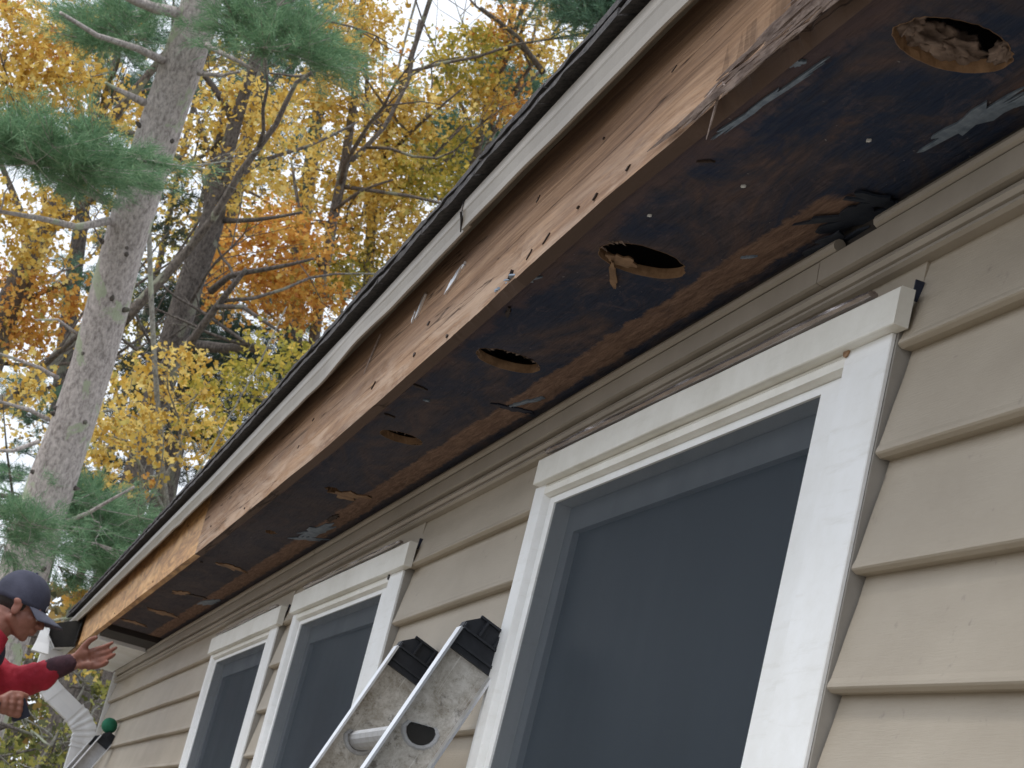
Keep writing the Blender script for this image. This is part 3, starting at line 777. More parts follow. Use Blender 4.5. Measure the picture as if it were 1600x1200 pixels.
# white boxed end panel beyond
m = MB(); m.box(-9.80, -8.42, -0.232, -0.0245, 0.801, 0.806); m.box(-8.424, -8.42, -0.232, -0.03, 0.8065, 0.83)
H(m, 'end_soffit_panel', M['white_jamb'])

for k in range(28):
    xr = -9.5 + 0.42 * k
    near = min(HOLES, key=lambda h: abs(xr - h[0]))[0]
    if abs(xr - near) < 0.17: xr = near + (0.17 if xr > near else -0.17)
    m = MB(); m.box(xr - 0.019, xr + 0.019, -0.224, -0.012, ZS + 0.016, ZS + 0.10); H(m, 'rafter_tail', M['wood_and_gap_dark'])
# fascia --------------------------------------------------------------------
FB = [(-9.8, 0.822), (-8.9, 0.820), (-5.45, 0.797), (-3.6, 0.796), (-2.6, 0.816), (-2.35, 0.823), (-2.1, 0.831), (-1.7, 0.827), (-1.2, 0.823), (3, 0.82)]
def fascia(x0, x1, mat, y0=-0.250, y1=-0.231, dz=0.0, ragged=None, label=None, seed=0):
    m = MB(); xs = fr(x0, x1, 0.012 if ragged else 0.1)
    def fn(x, y, z):
        if z < 0.9:
            zb = interp(x, FB) + dz
            if ragged:
                r = ragged(x)
                if y < -0.245: zb += r; y += min(r, 0.02) * 0.4
            z = zb + (z - 0.80)
        dy = 0.0018 * nz(x * 3, z * 8, seed)
        return (x, y + (dy if y < -0.24 else 0), z)
    m.extrude_x([(y0, 0.80), (y0, 0.835), (y0, 0.90), (y0, 0.955), (y0, 1.03), (y1, 1.03), (y1, 0.80)], xs, fn)
    return H(m, 'fascia_board', mat, label=label)
def rag(x):
    r = 0.0
    if -1.86 < x < -0.6: r = 0.022 * min(1, (x + 1.86) / 0.15) * (0.75 + 0.5 * nz(x * 20, 1.0)) + 0.006 * nz(x * 90, 4.0)
    if -2.66 < x < -2.44: r = 0.0085 * (1 - abs(x + 2.50) / 0.18) + 0.004 * nz(x * 80, 6.0)
    if -2.75 < x <= -2.62: r = 0.003 + 0.004 * nz(x * 100, 6.0)
    return max(0, r) + 0.0012 * (nz(x * 30, 9.0) + 0.6)
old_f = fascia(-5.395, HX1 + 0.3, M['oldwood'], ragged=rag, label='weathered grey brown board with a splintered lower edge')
new_f = fascia(-9.80, -5.402, M['newwood'], dz=0.004, seed=4, label='amber coloured newer length of board')
m = MB(); m.box(-9.81, HX1 + 0.3, -0.2305, -0.2255, 0.838, 1.03); H(m, 'sub_fascia', M['wood_and_gap_dark'])
# splinters of the rotten stretch
m = MB()
for i in range(300):
    t = random.random() ** 0.8
    x = -1.87 + 1.2 * t
    hgt = 0.052 * min(1, 0.15 + (x + 1.87) / 0.5)
    z = interp(x, FB) + 0.002 + random.random() * hgt
    y = -0.2515 - random.random() * 0.004
    L = random.uniform(0.04, 0.20); r = random.uniform(0.0006, 0.0024)
    a = random.gauss(0.0, 0.012)
    pts = []
    for k in range(5):
        u = k / 4
        pts.append((x + L * (u - 0.5), y - 0.0015 * math.sin(u * math.pi) * random.random(), z + a * L * (u - .5) * 3 + 0.0022 * nz((x + L * u) * 16, 3.3) + 0.0008 * nz(u * 5, i)))
    m.tube(pts, [r * 0.3, r, r * 1.1, r, r * 0.2], 4, cap=True)
H(m, 'splinters', M['splinter'], old_f, kind='stuff')
def stick(p, q, r, name='loose_splinter', mat='splinter', par=None):
    p, q = np.array(p), np.array(q); m = MB()
    m.tube([p, p * .66 + q * .34 + [0, 0, 0.001], p * .33 + q * .67, q], [r, r * 1.1, r * 0.9, r * 0.4], 5); return H(m, name, M[mat], par or old_f)
stick((-1.745, -0.252, 0.846), (-1.775, -0.245, 0.800), 0.0013); stick((-1.742, -0.252, 0.848), (-1.722, -0.256, 0.836), 0.0014)
stick((-1.79, -0.252, 0.840), (-1.745, -0.256, 0.846), 0.0018); stick((-1.81, -0.252, 0.832), (-1.75, -0.254, 0.836), 0.0012)
stick((-3.36, -0.2525, 0.958), (-3.415, -0.2535, 0.895), 0.0016, mat='splinter')
# nails, gouges and foil scraps on the fascia
def vchip(x, z, L, W, ang, mat, name, y=-0.2545, th=0.0015, n=9, par=None):
    m = MB(); pts = []
    for k in range(n):
        a = 2 * math.pi * k / n; r = 1 + 0.45 * random.uniform(-1, 1)
        u, v = L * math.cos(a) * r, W * math.sin(a) * r
        pts.append((x + u * math.cos(ang) - v * math.sin(ang), z + u * math.sin(ang) + v * math.cos(ang)))
    yy = y + (0.0032 if mat == 'rust' else 0.0015)
    m.v = [(a, yy - 0.0006 * random.random(), b) for a, b in pts] + [(a, yy + th + 0.003, b) for a, b in pts]
    m.f = [tuple(range(n))] + [(k, n + k, n + (k + 1) % n, (k + 1) % n) for k in range(n)]
    return H(m, name, M[mat], par or old_f)
for (x, z, L, W, a) in ((-2.83, 0.926, 0.040, 0.0055, 0.35), (-2.86, 0.917, 0.018, 0.004, 0.6), (-2.79, 0.935, 0.008, 0.004, 0.3), (-3.05, 0.938, 0.028, 0.005, 0.9), (-3.085, 0.925, 0.015, 0.0035, 1.1)):
    vchip(x, z, L * 0.8, W * 1.1, a, 'alu', 'metal_scrap')
for (x, z, L, W, a) in ((-2.02, 0.846, 0.010, 0.0028, 0.3), (-2.13, 0.846, 0.012, 0.0032, 0.4), (-2.32, 0.845, 0.018, 0.003, 0.4), (-2.39, 0.842, 0.016, 0.003, 0.6), (-2.2, 0.852, 0.006, 0.002, 0.2), (-2.47, 0.838, 0.010, 0.005, 0.8),
                        (-2.78, 0.822, 0.008, 0.005, 0.2), (-1.93, 0.935, 0.012, 0.002, 0.3), (-2.95, 0.882, 0.01, 0.006, 0.2), (-3.0, 0.84, 0.010, 0.007, 0.2), (-4.6, 0.815, 0.008, 0.005, 0), (-4.0, 0.86, 0.01, 0.004, 0.3),
                        (-2.16, 0.93, 0.005, 0.003, 0), (-2.42, 0.93, 0.012, 0.005, 0.5), (-3.3, 0.85, 0.02, 0.002, 0.5), (-3.9, 0.90, 0.02, 0.002, 0.2), (-5.2, 0.85, 0.007, 0.005, 0)):
    vchip(x, z, L * 0.62, W * 0.45, a, 'rust', 'nail_hole')
for x, z in ((-6.4, 0.826), (-7.6, 0.83), (-5.8, 0.93), (-6.9, 0.93)):
    vchip(x, z, 0.006, 0.003, 0, 'rust', 'nail_hole', par=new_f)

# drip edge -------------------------------------------------------------------
DL = [(-9.8, 0.962), (-9.4, 0.957), (-5.2, 0.944), (-3.6, 0.957), (-3.35, 0.966), (-2.7, 0.981), (-1.85, 0.983), (3, 0.985)]
DU = [(-9.8, 1.002), (-9.4, 0.998), (-5.2, 0.995), (-3.5, 1.012), (-2.7, 1.026), (-2.0, 1.034), (3, 1.036)]
def drip(x0, x1, off=0.0, lab=None):
    m = MB(); xs = fr(x0, x1, 0.04)
    def fn(x, y, z):
        lo, hi = interp(x, DL) + 0.0022 * nz(x * 5, 7.1), interp(x, DU)
        flare = 0.006 * max(0, 1 - abs(x + 3.42) / 0.25) + 0.002 * nz(x * 6, 2)
        bulge = 0.012 * max(0, 1 - abs(x + 3.42) / 0.22)
        y += -flare * (1 - z) + off - 0.014
        lo, hi = lo * 0.9735, hi * 0.9735
        return (x, y, lo + bulge * (1 - z) * 0.35 * math.sin(x * 13) + (hi - lo) * z)
    m.extrude_x([(-0.2630, 0.03), (-0.2655, -0.015), (-0.2685, 0.0), (-0.2705, 0.20), (-0.2745, 0.47), (-0.2758, 0.53), (-0.2765, 0.60), (-0.2745, 1.0), (-0.20, 1.10), (-0.20, 1.05), (-0.2725, 0.96), (-0.2740, 0.56), (-0.2725, 0.48), (-0.2675, 0.10)], xs, fn)
    return H(m, 'drip_edge', M['drip'])
dr1 = drip(-9.80, -2.672); dr2 = drip(-2.70, HX1 + 0.3, -0.0035)
# roof --------------------------------------------------------------------------
slope = 0.42
roof = MB()
def rz(x): return 0.9735 * interp(x, [(-9.8, 1.012), (-9.4, 1.008), (-5.2, 1.006), (-3.5, 1.023), (-2.7, 1.036), (-2.0, 1.044), (3, 1.046)])
def seam(x0, par):
    m = MB(); pts = []
    for t in (0, .25, .5, .7, .85, 1.0):
        z = interp(x0, DU) * .9735 * (1 - t) + interp(x0, DL) * .9735 * t
        yy = np.interp(t, [0, .5, 1], [-0.2935, -0.2955, -0.2845]); pts.append((x0 + 0.012 * math.sin(t * 2.6) - 0.035 * max(0, t - .6), yy, z))
    m.tube(pts, [0.0009, 0.0012, 0.0018, 0.0022, 0.0018, 0.001], 5); return H(m, 'seam_gap', M['nail'], par)
def deck(m, ya, yb, sgn, z_off, th):
    xs = fr(-9.84, HX1 + 0.3, 0.4)
    m.extrude_x([(0, 0), (1, 0), (1, 1), (0, 1)], xs, lambda x, y, z: (x, ya + (yb - ya) * y, rz(x) + 0.001 + z_off + slope * ((y * (yb - ya)) if sgn > 0 else 0) + th * z))
deck(roof, -0.276, 3.5, 1, 0, 0.012)
seam(-2.702, dr2)
roof_o = H(roof, 'roof', M['wood_and_gap_dark'])
m = MB(); m.extrude_x([(3.5, 2.62), (7.3, 1.02), (7.3, 1.05), (3.5, 2.66)], [-9.84, HX1 + 0.3]); H(m, 'rear_slope', M['shingle'], roof_o)
# shingles: three layers at the eave and a few courses up
shmesh = []
def shingle_mesh(seed):
    m = MB(); n = 9; W = 0.296; D = 0.32; th = 0.009
    rnd = random.Random(seed)
    for j, (v, dz) in enumerate(((0, 0), (0.02, 0), (1, 0))):
        for i in range(n):
            u = i / (n - 1)
            jag = rnd.uniform(-0.0018, 0.0015) if j == 0 else 0
            m.v.append((u * W - W / 2, (v * D if j else jag), slope * v * D + (rnd.uniform(-0.0015, 0.001) if j == 0 else 0)))
    for j, v in enumerate((0, 0.02, 1)):
        for i in range(n):
            u = i / (n - 1)
            jag = rnd.uniform(-0.0015, 0.002) if j == 0 else 0
            m.v.append((u * W - W / 2, (v * D if j else jag), slope * v * D + th + (rnd.uniform(-0.002, 0.0025) if j < 2 else 0)))
    o = 3 * n
    for j in range(2):
        for i in range(n - 1):
            a = j * n + i
            m.f.append((a, a + n, a + n + 1, a + 1)); m.f.append((o + a, o + a + 1, o + a + n + 1, o + a + n))
    for i in range(n - 1): m.f.append((i, i + 1, o + i + 1, o + i))
    for j in range(2):
        m.f.append((j * n, o + j * n, o + (j + 1) * n, (j + 1) * n)); e = j * n + n - 1
        m.f.append((e, e + n, o + e + n, o + e))
    me = bpy.data.meshes.new('shingle'); me.from_pydata(m.v, [], m.f); me.materials.append(M['shingle']); return me
shm = [shingle_mesh(s) for s in range(7)]
bpy.context.view_layer.update()
cnt = 0
for L, (y, dz) in enumerate(((-0.305, 0.000), (-0.298, 0.0115), (-0.303, 0.023), (-0.165, 0.035), (-0.025, 0.047))):
    x = -9.82 + (0.15 if L % 2 else 0)
    while x < (HX1 + 0.2 if L < 3 else 0.5):
        o = bpy.data.objects.new('shingle', random.choice(shm)); COL.objects.link(o)
        o.parent = roof_o; hz = rz(x) + 0.014 + dz + slope * (y + 0.276) - 0.0005
        o.location = (x + 0.15, y + random.uniform(-0.0012, 0.0012), hz + random.uniform(-0.0004, 0.0006))
        o.rotation_euler = (0, -(rz(x + 0.25) - rz(x + 0.05)) / 0.2, random.uniform(-0.003, 0.003))
        # parts hang under the house: its own offset is carried by roof_o's inverse
        x += 0.3; cnt += 1
m = MB(); m.extrude_x([(0.2, rz(-5) + 0.075 + slope * 0.46), (3.52, rz(-5) + 0.06 + slope * 3.78), (3.52, rz(-5) + 0.04 + slope * 3.78), (0.2, rz(-5) + 0.05 + slope * 0.46)], [-9.83, HX1 + 0.29])
H(m, 'shingle_field', M['shingle'], roof_o)

# gutter remnant and downspout at the far corner -----------------------------------
gx0, gx1 = -9.22, -9.86
gp = [(-0.262, 0.945), (-0.262, 0.815), (-0.345, 0.790), (-0.385, 0.835), (-0.388, 0.86), (-0.402, 0.885), (-0.402, 0.897), (-0.388, 0.897)]
def thick(pr, t):
    out = []
    P_ = [np.array(p) for p in pr]; inn = []
    for i, p in enumerate(P_):
        d = P_[min(i + 1, len(P_) - 1)] - P_[max(i - 1, 0)]; d /= np.linalg.norm(d); n_ = np.array([-d[1], d[0]])
        inn.append(tuple(p + n_ * t))
    return [tuple(p) for p in P_] + inn[::-1]
def strip_sheet(pr, xs, name, mat, par=None, off=0.0):
    m = MB(); n = len(pr)
    for x in xs:
        for y, z in pr: m.v.append((x, y, z))
    for i in range(len(xs) - 1):
        for j in range(n - 1): m.f.append((i * n + j, i * n + j + 1, (i + 1) * n + j + 1, (i + 1) * n + j))
    return H(m, name, mat, par)
gut = strip_sheet(gp, [gx1, gx0], 'gutter', M['gutter'])
inn = [(-0.264, 0.94), (-0.265, 0.819), (-0.344, 0.7945), (-0.382, 0.837), (-0.385, 0.861), (-0.397, 0.886)]
strip_sheet(inn, [gx1 + 0.01, gx0 - 0.001], 'gutter_lining', M['gutter_in'], gut)
m = MB(); m.v = [(gx0 - 0.05, y, z) for y, z in gp[:6]]; m.f = [tuple(range(6))]; H(m, 'debris_plug', M['gutter_in'], gut)
m = MB(); m.v = [(gx1, y, z) for y, z in gp]; m.f = [tuple(range(8))]; H(m, 'end_cap', M['gutter'], gut)
# flared white outlet box below
m = MB()
for z, s in ((0.865, 0.75), (0.80, 0.95), (0.757, 1.25)):
    for a, b in ((-1, -1), (1, -1), (1, 1), (-1, 1)): m.v.append((-9.3 + 0.03 * a * s, -0.398 + 0.030 * b * s, z))
for L in range(2):
    for k in range(4): m.f.append((L * 4 + k, L * 4 + (k + 1) % 4, L * 4 + 4 + (k + 1) % 4, L * 4 + 4 + k))
m.f.append((0, 1, 2, 3)); m.f.append((11, 10, 9, 8))
H(m, 'outlet', M['gutter'], gut)
def pipe(path, w_, d_, name, mat, par, rib=None, x=-9.42):
    m = MB(); pts = [np.array([x, a, b]) for a, b in path]
    secs = []
    for i, p in enumerate(pts):
        t = pts[min(i + 1, len(pts) - 1)] - pts[max(i - 1, 0)]; t /= np.linalg.norm(t)
        u = np.array([1.0, 0, 0]); v = np.cross(t, u)
        s = rib(i) if rib else 1.0
        prof = []
        for k in range(5): prof.append((-1 + 2 * k / 4, -1))
        for k in range(5): prof.append((1, -1 + 2 * k / 4))
        for k in range(5): prof.append((1 - 2 * k / 4, 1))
        for k in range(5): prof.append((-1, 1 - 2 * k / 4))
        for j, (a, b) in enumerate(prof):
            gr = 0.94 if j % 5 == 2 else 1.0
            m.v.append(tuple(p + u * a * w_ * s * gr + v * b * d_ * s * gr))
    n = 20
    for i in range(len(pts) - 1):
        for k in range(n):
            k2 = (k + 1) % n; m.f.append((i * n + k, i * n + k2, (i + 1) * n + k2, (i + 1) * n + k))
    return H(m, name, mat, par)
ds = pipe([(-0.338, 0.795), (-0.343, 0.70), (-0.335, 0.665)], 0.040, 0.047, 'downspout', M['gutter'], None)
pipe([(-0.338, 0.668), (-0.325, 0.645), (-0.30, 0.625), (-0.27, 0.602)], 0.041, 0.047, 'elbow', M['gutter'], ds, rib=lambda i: 1.03 if i % 2 else 0.98)
pipe([(-0.285, 0.612), (-0.22, 0.578), (-0.165, 0.548)], 0.040, 0.046, 'offset_pipe', M['gutter'], ds)
el = []
for i in range(25):
    t = i / 24
    el.append((np.interp(t, [0, .25, .5, .75, 1], [-0.17, -0.132, -0.104, -0.092, -0.092]), np.interp(t, [0, .25, .5, .75, 1], [0.551, 0.527, 0.495, 0.455, 0.405])))
pipe(el, 0.042, 0.050, 'elbow', M['gutter'], ds, rib=lambda i: 1.05 if i % 4 in (0, 1) else 0.97)
pipe([(-0.092, 0.41), (-0.092, 0.1), (-0.092, GROUND + 0.05)], 0.040, 0.046, 'downspout_pipe', M['gutter'], ds)

# fix: parts below parts must not be shifted twice (their meshes hold world coordinates)
bpy.context.view_layer.update()

# ------------------------------------------------------------------ ladders
def ladder(x_near, x_far, tip, lean, web, length, label, cap_mat, dirt_mat, n_from_top, green=False):
    """tip = (y,z) of the outer upper corner of the near rail; lean = angle above horizontal"""
    d = np.array([0, -math.cos(lean), -math.sin(lean)])      # down the rail
    nrm = np.array([0, math.sin(lean), -math.cos(lean)])    # towards the wall
    foot = np.array([x_near, tip[0], tip[1]]) + d * length
    t = empty('ladder', ((x_near + x_far) / 2, foot[1], foot[2]), label, 'ladder')
    T = Matrix.Translation(-Vector(t.location))
    def put(mb, name, mat, par=None, **k):
        o = mb.build(name, mat, **k)
        if par is None: o.parent = t; o.matrix_parent_inverse = T
        else: o.parent = par
        return o
    X = np.array([1.0, 0, 0])
    rails = []
    for x, s in ((x_near, 1), (x_far, 1)):
        p0 = np.array([x, tip[0], tip[1]])
        m = MB()
        m.obox(p0 + d * (length / 2 + 0.012) + nrm * web / 2, X * 0.0015, nrm * (web / 2 - 0.002), d * (length / 2 - 0.012))
        r = put(m, 'rail', dirt_mat)
        fl = MB()
        FW = 0.014
        fl.obox(p0 + d * (length / 2 + 0.014) + nrm * 0.001 + X * (FW - 0.003), X * FW, nrm * 0.002, d * (length / 2 - 0.014))
        fl.obox(p0 + d * (length / 2 + 0.014) + nrm * (web - 0.001) + X * (FW - 0.003), X * FW, nrm * 0.002, d * (length / 2 - 0.014))
        put(fl, 'rail_flange', M['alu'], r)
        # black end cap: block with ribbed cells on its outer face and a chamfered tip
        c = MB(); cap_l = 0.060
        o0 = p0 - d * 0.006
        def pt(a, b, xx): return tuple(o0 + nrm * a + d * b + X * xx)
        lo, hi = 0.0035, web + 0.004
        out = [(lo + 0.002, 0.016), (lo + 0.020, -0.004), (hi - 0.012, -0.004), (hi, 0.008), (hi, cap_l + 0.014), (lo, cap_l + 0.014), ]
        out = [(lo, 0.020), (lo + 0.020, -0.001), (hi - 0.012, -0.001), (hi, 0.010), (hi, cap_l + 0.006), (lo, cap_l + 0.006)]
        xa, xb = -0.017, 0.010
        b = len(c.v); n = len(out)
        c.v += [pt(a, q, xa) for a, q in out] + [pt(a, q, xb) for a, q in out]
        c.f += [tuple(range(b, b + n)), tuple(range(b + n, b + 2 * n))[::-1]]
        c.f += [(b + k, b + n + k, b + n + (k + 1) % n, b + (k + 1) % n) for k in range(n)]
        cp = put(c, 'end_cap', cap_mat, r)
        ribs = MB()
        def rib(a0, a1, q0, q1): ribs.obox(o0 + nrm * (a0 + a1) / 2 + d * (q0 + q1) / 2 + X * (xb + 0.0035), X * 0.0032, nrm * (a1 - a0) / 2, d * (q1 - q0) / 2)
        rib(0.018, hi - 0.012, 0.0, 0.0035); rib(lo + 0.002, hi - 0.001, 0.029, 0.0325); rib(web * 0.36, web * 0.36 + 0.004, 0.0038, 0.0285); rib(web * 0.70, web * 0.70 + 0.004, 0.0038, 0.0285)
        rib(hi - 0.004, hi - 0.0005, 0.012, 0.0285); rib(lo + 0.001, lo + 0.004, 0.022, 0.0285)
        rib(lo + 0.002, hi - 0.002, 0.0535, 0.057)
        put(ribs, 'cap_ribs', cap_mat, r)
        rails.append(r)
    # D-shaped rungs
    k = 0; q = n_from_top
    while q < length - 0.1:
        ctr = np.array([0, tip[0], tip[1]]) + d * q + nrm * web * 0.5
        prof = []
        R_ = 0.0215
        for i in range(9):
            a = math.pi + math.pi * i / 8
            prof.append((R_ * math.cos(a), R_ * math.sin(a) * 0.95))
        for i in range(1, 8): prof.append((R_ - 2 * R_ * i / 8, 0.006 + (0.0015 if i % 2 else 0)))
        prof = [(y, z) for y, z in prof]
        m = MB(); m.extrude_x([(ctr[1] + y, ctr[2] + z) for y, z in prof], [x_far + 0.002, x_near - 0.002], cap=False)
        rg = put(m, 'rung', M['alu_mid'])
        # swaged collar rings and the hollow end showing on the outer web
        for xw, sgn in ((x_near, 1), (x_far, 1)):
            cm = MB(); pr = np.array(prof)
            nn = len(prof); layers = [(1.04, 0.0018), (1.09, 0.0046), (1.30, 0.0046), (1.42, 0.0018)]
            for sc_, ex in layers:
                for (y, z) in prof: cm.v.append((xw + ex, ctr[1] + y * sc_, ctr[2] + z * sc_))
            for L in range(3):
                for j in range(nn):
                    j2 = (j + 1) % nn; cm.f.append((L * nn + j, L * nn + j2, (L + 1) * nn + j2, (L + 1) * nn + j))
            put(cm, 'collar', M['alu_mid'], rg)
            if sgn == 1 and xw == x_near:
                pd = [(R_ * 1.03 * math.cos(math.pi + math.pi * i / 16), R_ * 1.0 * math.sin(math.pi + math.pi * i / 16)) for i in range(17)] + [(R_ * 0.95, 0.006), (R_ * 0.8, 0.0085), (-R_ * 0.8, 0.0085), (-R_ * 0.95, 0.006)]
                hm = MB(); hm.v = [(xw + 0.0046, ctr[1] + y, ctr[2] + z) for y, z in pd]; hm.f = [tuple(range(len(pd)))[::-1]]
                put(hm, 'hollow_end', M['gutter_in'], rg)
        q += 0.305; k += 1
    return t, d, nrm, put
lean = math.radians(69.7)
ladder(-2.945, -3.355, (-0.077, 0.468), lean, 0.083, 2.20, 'large aluminium ladder with grimy rails leaning between the two nearer windows', M['black'], M['alu_dirty'], 0.186)
lt, ld, ln_, lput = ladder(-8.82, -9.20, (-0.060, 0.480), math.radians(65), 0.062, 2.29, 'aluminium ladder with a green foam ball on its tip, leaning by the far corner', M['black'], M['alu_mid'], 0.20)
m = MB(); gc = np.array([-8.84, -0.046, 0.503])
for i in range(11):
    th = math.pi * i / 10
    for k in range(14):
        a = 2 * math.pi * k / 14; m.v.append(tuple(gc + 0.034 * np.array([math.sin(th) * math.cos(a), math.sin(th) * math.sin(a), math.cos(th)]) * (1 + 0.05 * nz(k, i))))
for i in range(10):
    for k in range(14):
        k2 = (k + 1) % 14; m.f.append((i * 14 + k, i * 14 + k2, (i + 1) * 14 + k2, (i + 1) * 14 + k))
lput(m, 'foam_ball', M['green'], smooth=True)

# ------------------------------------------------------------------ person
def ico(m, c, r, sq=(None, None, None), n=10):
    """ellipsoid with half-axis vectors sq (or a sphere)"""
    c = np.array(c, float)
    ax = [np.array(a, float) for a in sq] if sq[0] is not None else [np.array(a, float) * r for a in ((1, 0, 0), (0, 1, 0), (0, 0, 1))]
    b = len(m.v); nv, nu = n, n * 2
    for i in range(nv + 1):
        th = math.pi * i / nv
        for k in range(nu):
            a = 2 * math.pi * k / nu
            m.v.append(tuple(c + ax[0] * math.sin(th) * math.cos(a) + ax[1] * math.sin(th) * math.sin(a) + ax[2] * math.cos(th)))
    for i in range(nv):
        for k in range(nu):
            k2 = (k + 1) % nu; m.f.append((b + i * nu + k, b + (i + 1) * nu + k, b + (i + 1) * nu + k2, b + i * nu + k2))
def limb(m, pts, rads, sub=6):
    pts = [np.array(p, float) for p in pts]
    for i in range(len(pts) - 1):
        L = np.linalg.norm(pts[i + 1] - pts[i])
        k = max(2, int(L / (min(rads[i], rads[i + 1]) * 0.35)))
        for j in range(k + 1):
            t = j / k; ico(m, pts[i] * (1 - t) + pts[i + 1] * t, rads[i] * (1 - t) + rads[i + 1] * t, n=7)
def remesh(m, name, mat, voxel, smooth=4, parent=None, disp=None):
    o = obj(name, m.v, m.f, mat)
    md = o.modifiers.new('r', 'REMESH'); md.mode = 'VOXEL'; md.voxel_size = voxel; md.use_smooth_shade = True
    sm = o.modifiers.new('s', 'SMOOTH'); sm.factor = 0.5; sm.iterations = smooth
    dg = bpy.context.evaluated_depsgraph_get()
    me = bpy.data.meshes.new_from_object(o.evaluated_get(dg))
    o.modifiers.clear(); old = o.data; o.data = me; bpy.data.meshes.remove(old)
    if disp:
        for v in me.vertices:
            v.co = v.co + v.normal * disp(v.co)
    me.polygons.foreach_set('use_smooth', [True] * len(me.polygons))
    if not me.materials: me.materials.append(mat)
    return o
PX = -7.35
person = empty('person', (PX, -1.03, -0.90), 'man in a red jacket and dark baseball cap pointing at the eave', 'person')
PT = Matrix.Translation(-Vector(person.location))
def pp(o, par=None):
    if par is None: o.parent = person; o.matrix_parent_inverse = PT
    else: o.parent = par
    return o
nod = math.radians(14)
fv = np.array([0.10, math.cos(nod), -math.sin(nod)]); fv /= np.linalg.norm(fv)
rv = np.cross(fv, [0, 0, 1.0]); rv /= np.linalg.norm(rv); uv = np.cross(rv, fv)
E = np.array([PX, -0.597, 0.728])
def hd(f, u, r=0.0): return E + fv * f + uv * u + rv * r
b = MB()
# head
ico(b, hd(-0.004, 0.036), 0, (rv * 0.071, fv * 0.092, uv * 0.082), 16)
ico(b, hd(0.030, -0.020), 0, (rv * 0.058, fv * 0.058, uv * 0.072), 14)
ico(b, hd(0.048, -0.062), 0, (rv * 0.040, fv * 0.036, uv * 0.030), 12)
ico(b, hd(0.066, -0.080), 0, (rv * 0.022, fv * 0.017, uv * 0.017), 10)
for s in (-1, 1):
    limb(b, [hd(0.0, -0.045, s * 0.050), hd(0.050, -0.076, s * 0.022)], [0.020, 0.018])
    ico(b, hd(0.060, -0.014, s * 0.034), 0, (rv * 0.022, fv * 0.022, uv * 0.018), 9)
    limb(b, [hd(0.080, 0.022, s * 0.010), hd(0.070, 0.022, s * 0.045)], [0.012, 0.010])
    ico(b, hd(0.002, -0.006, s * 0.076), 0, (rv * 0.007 + fv * 0.004, fv * 0.017, uv * 0.031), 9)
    ico(b, hd(-0.006, 0.014, s * 0.080), 0, (rv * 0.007, fv * 0.016, uv * 0.013), 8)
limb(b, [hd(0.086, 0.014), hd(0.098, -0.006), hd(0.106, -0.020)], [0.009, 0.010, 0.0115])
for s in (-1, 1): ico(b, hd(0.095, -0.024, s * 0.011), 0.008, n=7)
limb(b, [hd(0.086, -0.044, -0.018), hd(0.094, -0.043), hd(0.086, -0.044, 0.018)], [0.006, 0.0078, 0.006])
limb(b, [hd(0.084, -0.054, -0.015), hd(0.091, -0.055), hd(0.084, -0.054, 0.015)], [0.006, 0.0082, 0.006])
# neck and trunk under the clothes
limb(b, [hd(-0.020, -0.035), (PX, -0.655, 0.625), (PX, -0.70, 0.56)], [0.056, 0.054, 0.060])
ico(b, (PX, -0.76, 0.48), 0, ((0.17, 0, 0), (0, 0.095, -0.03), (0, 0.05, 0.12)), 12)
ico(b, (PX, -0.90, 0.30), 0, ((0.14, 0, 0), (0, 0.09, -0.03), (0, 0.10, 0.16)), 12)
ico(b, (PX, -1.03, 0.06), 0, ((0.15, 0, 0), (0, 0.10, 0), (0, 0.03, 0.13)), 12)
LW = np.array([PX - 0.10, -0.362, 0.600]); RW = np.array([PX + 0.24, -0.585, 0.372])
LE = np.array([PX - 0.17, -0.525, 0.482]); RE = np.array([PX + 0.25, -0.80, 0.30])
LS = np.array([PX - 0.18, -0.735, 0.545]); RS = np.array([PX + 0.18, -0.745, 0.545])
limb(b, [LS, LE, LW], [0.050, 0.038, 0.026]); limb(b, [RS, RE, RW], [0.050, 0.038, 0.026])
for s in (-1, 1):
    limb(b, [(PX + s * 0.09, -1.04, 0.02), (PX + s * 0.11, -0.99, -0.40), (PX + s * 0.12, -1.05, -0.80)], [0.075, 0.050, 0.036])
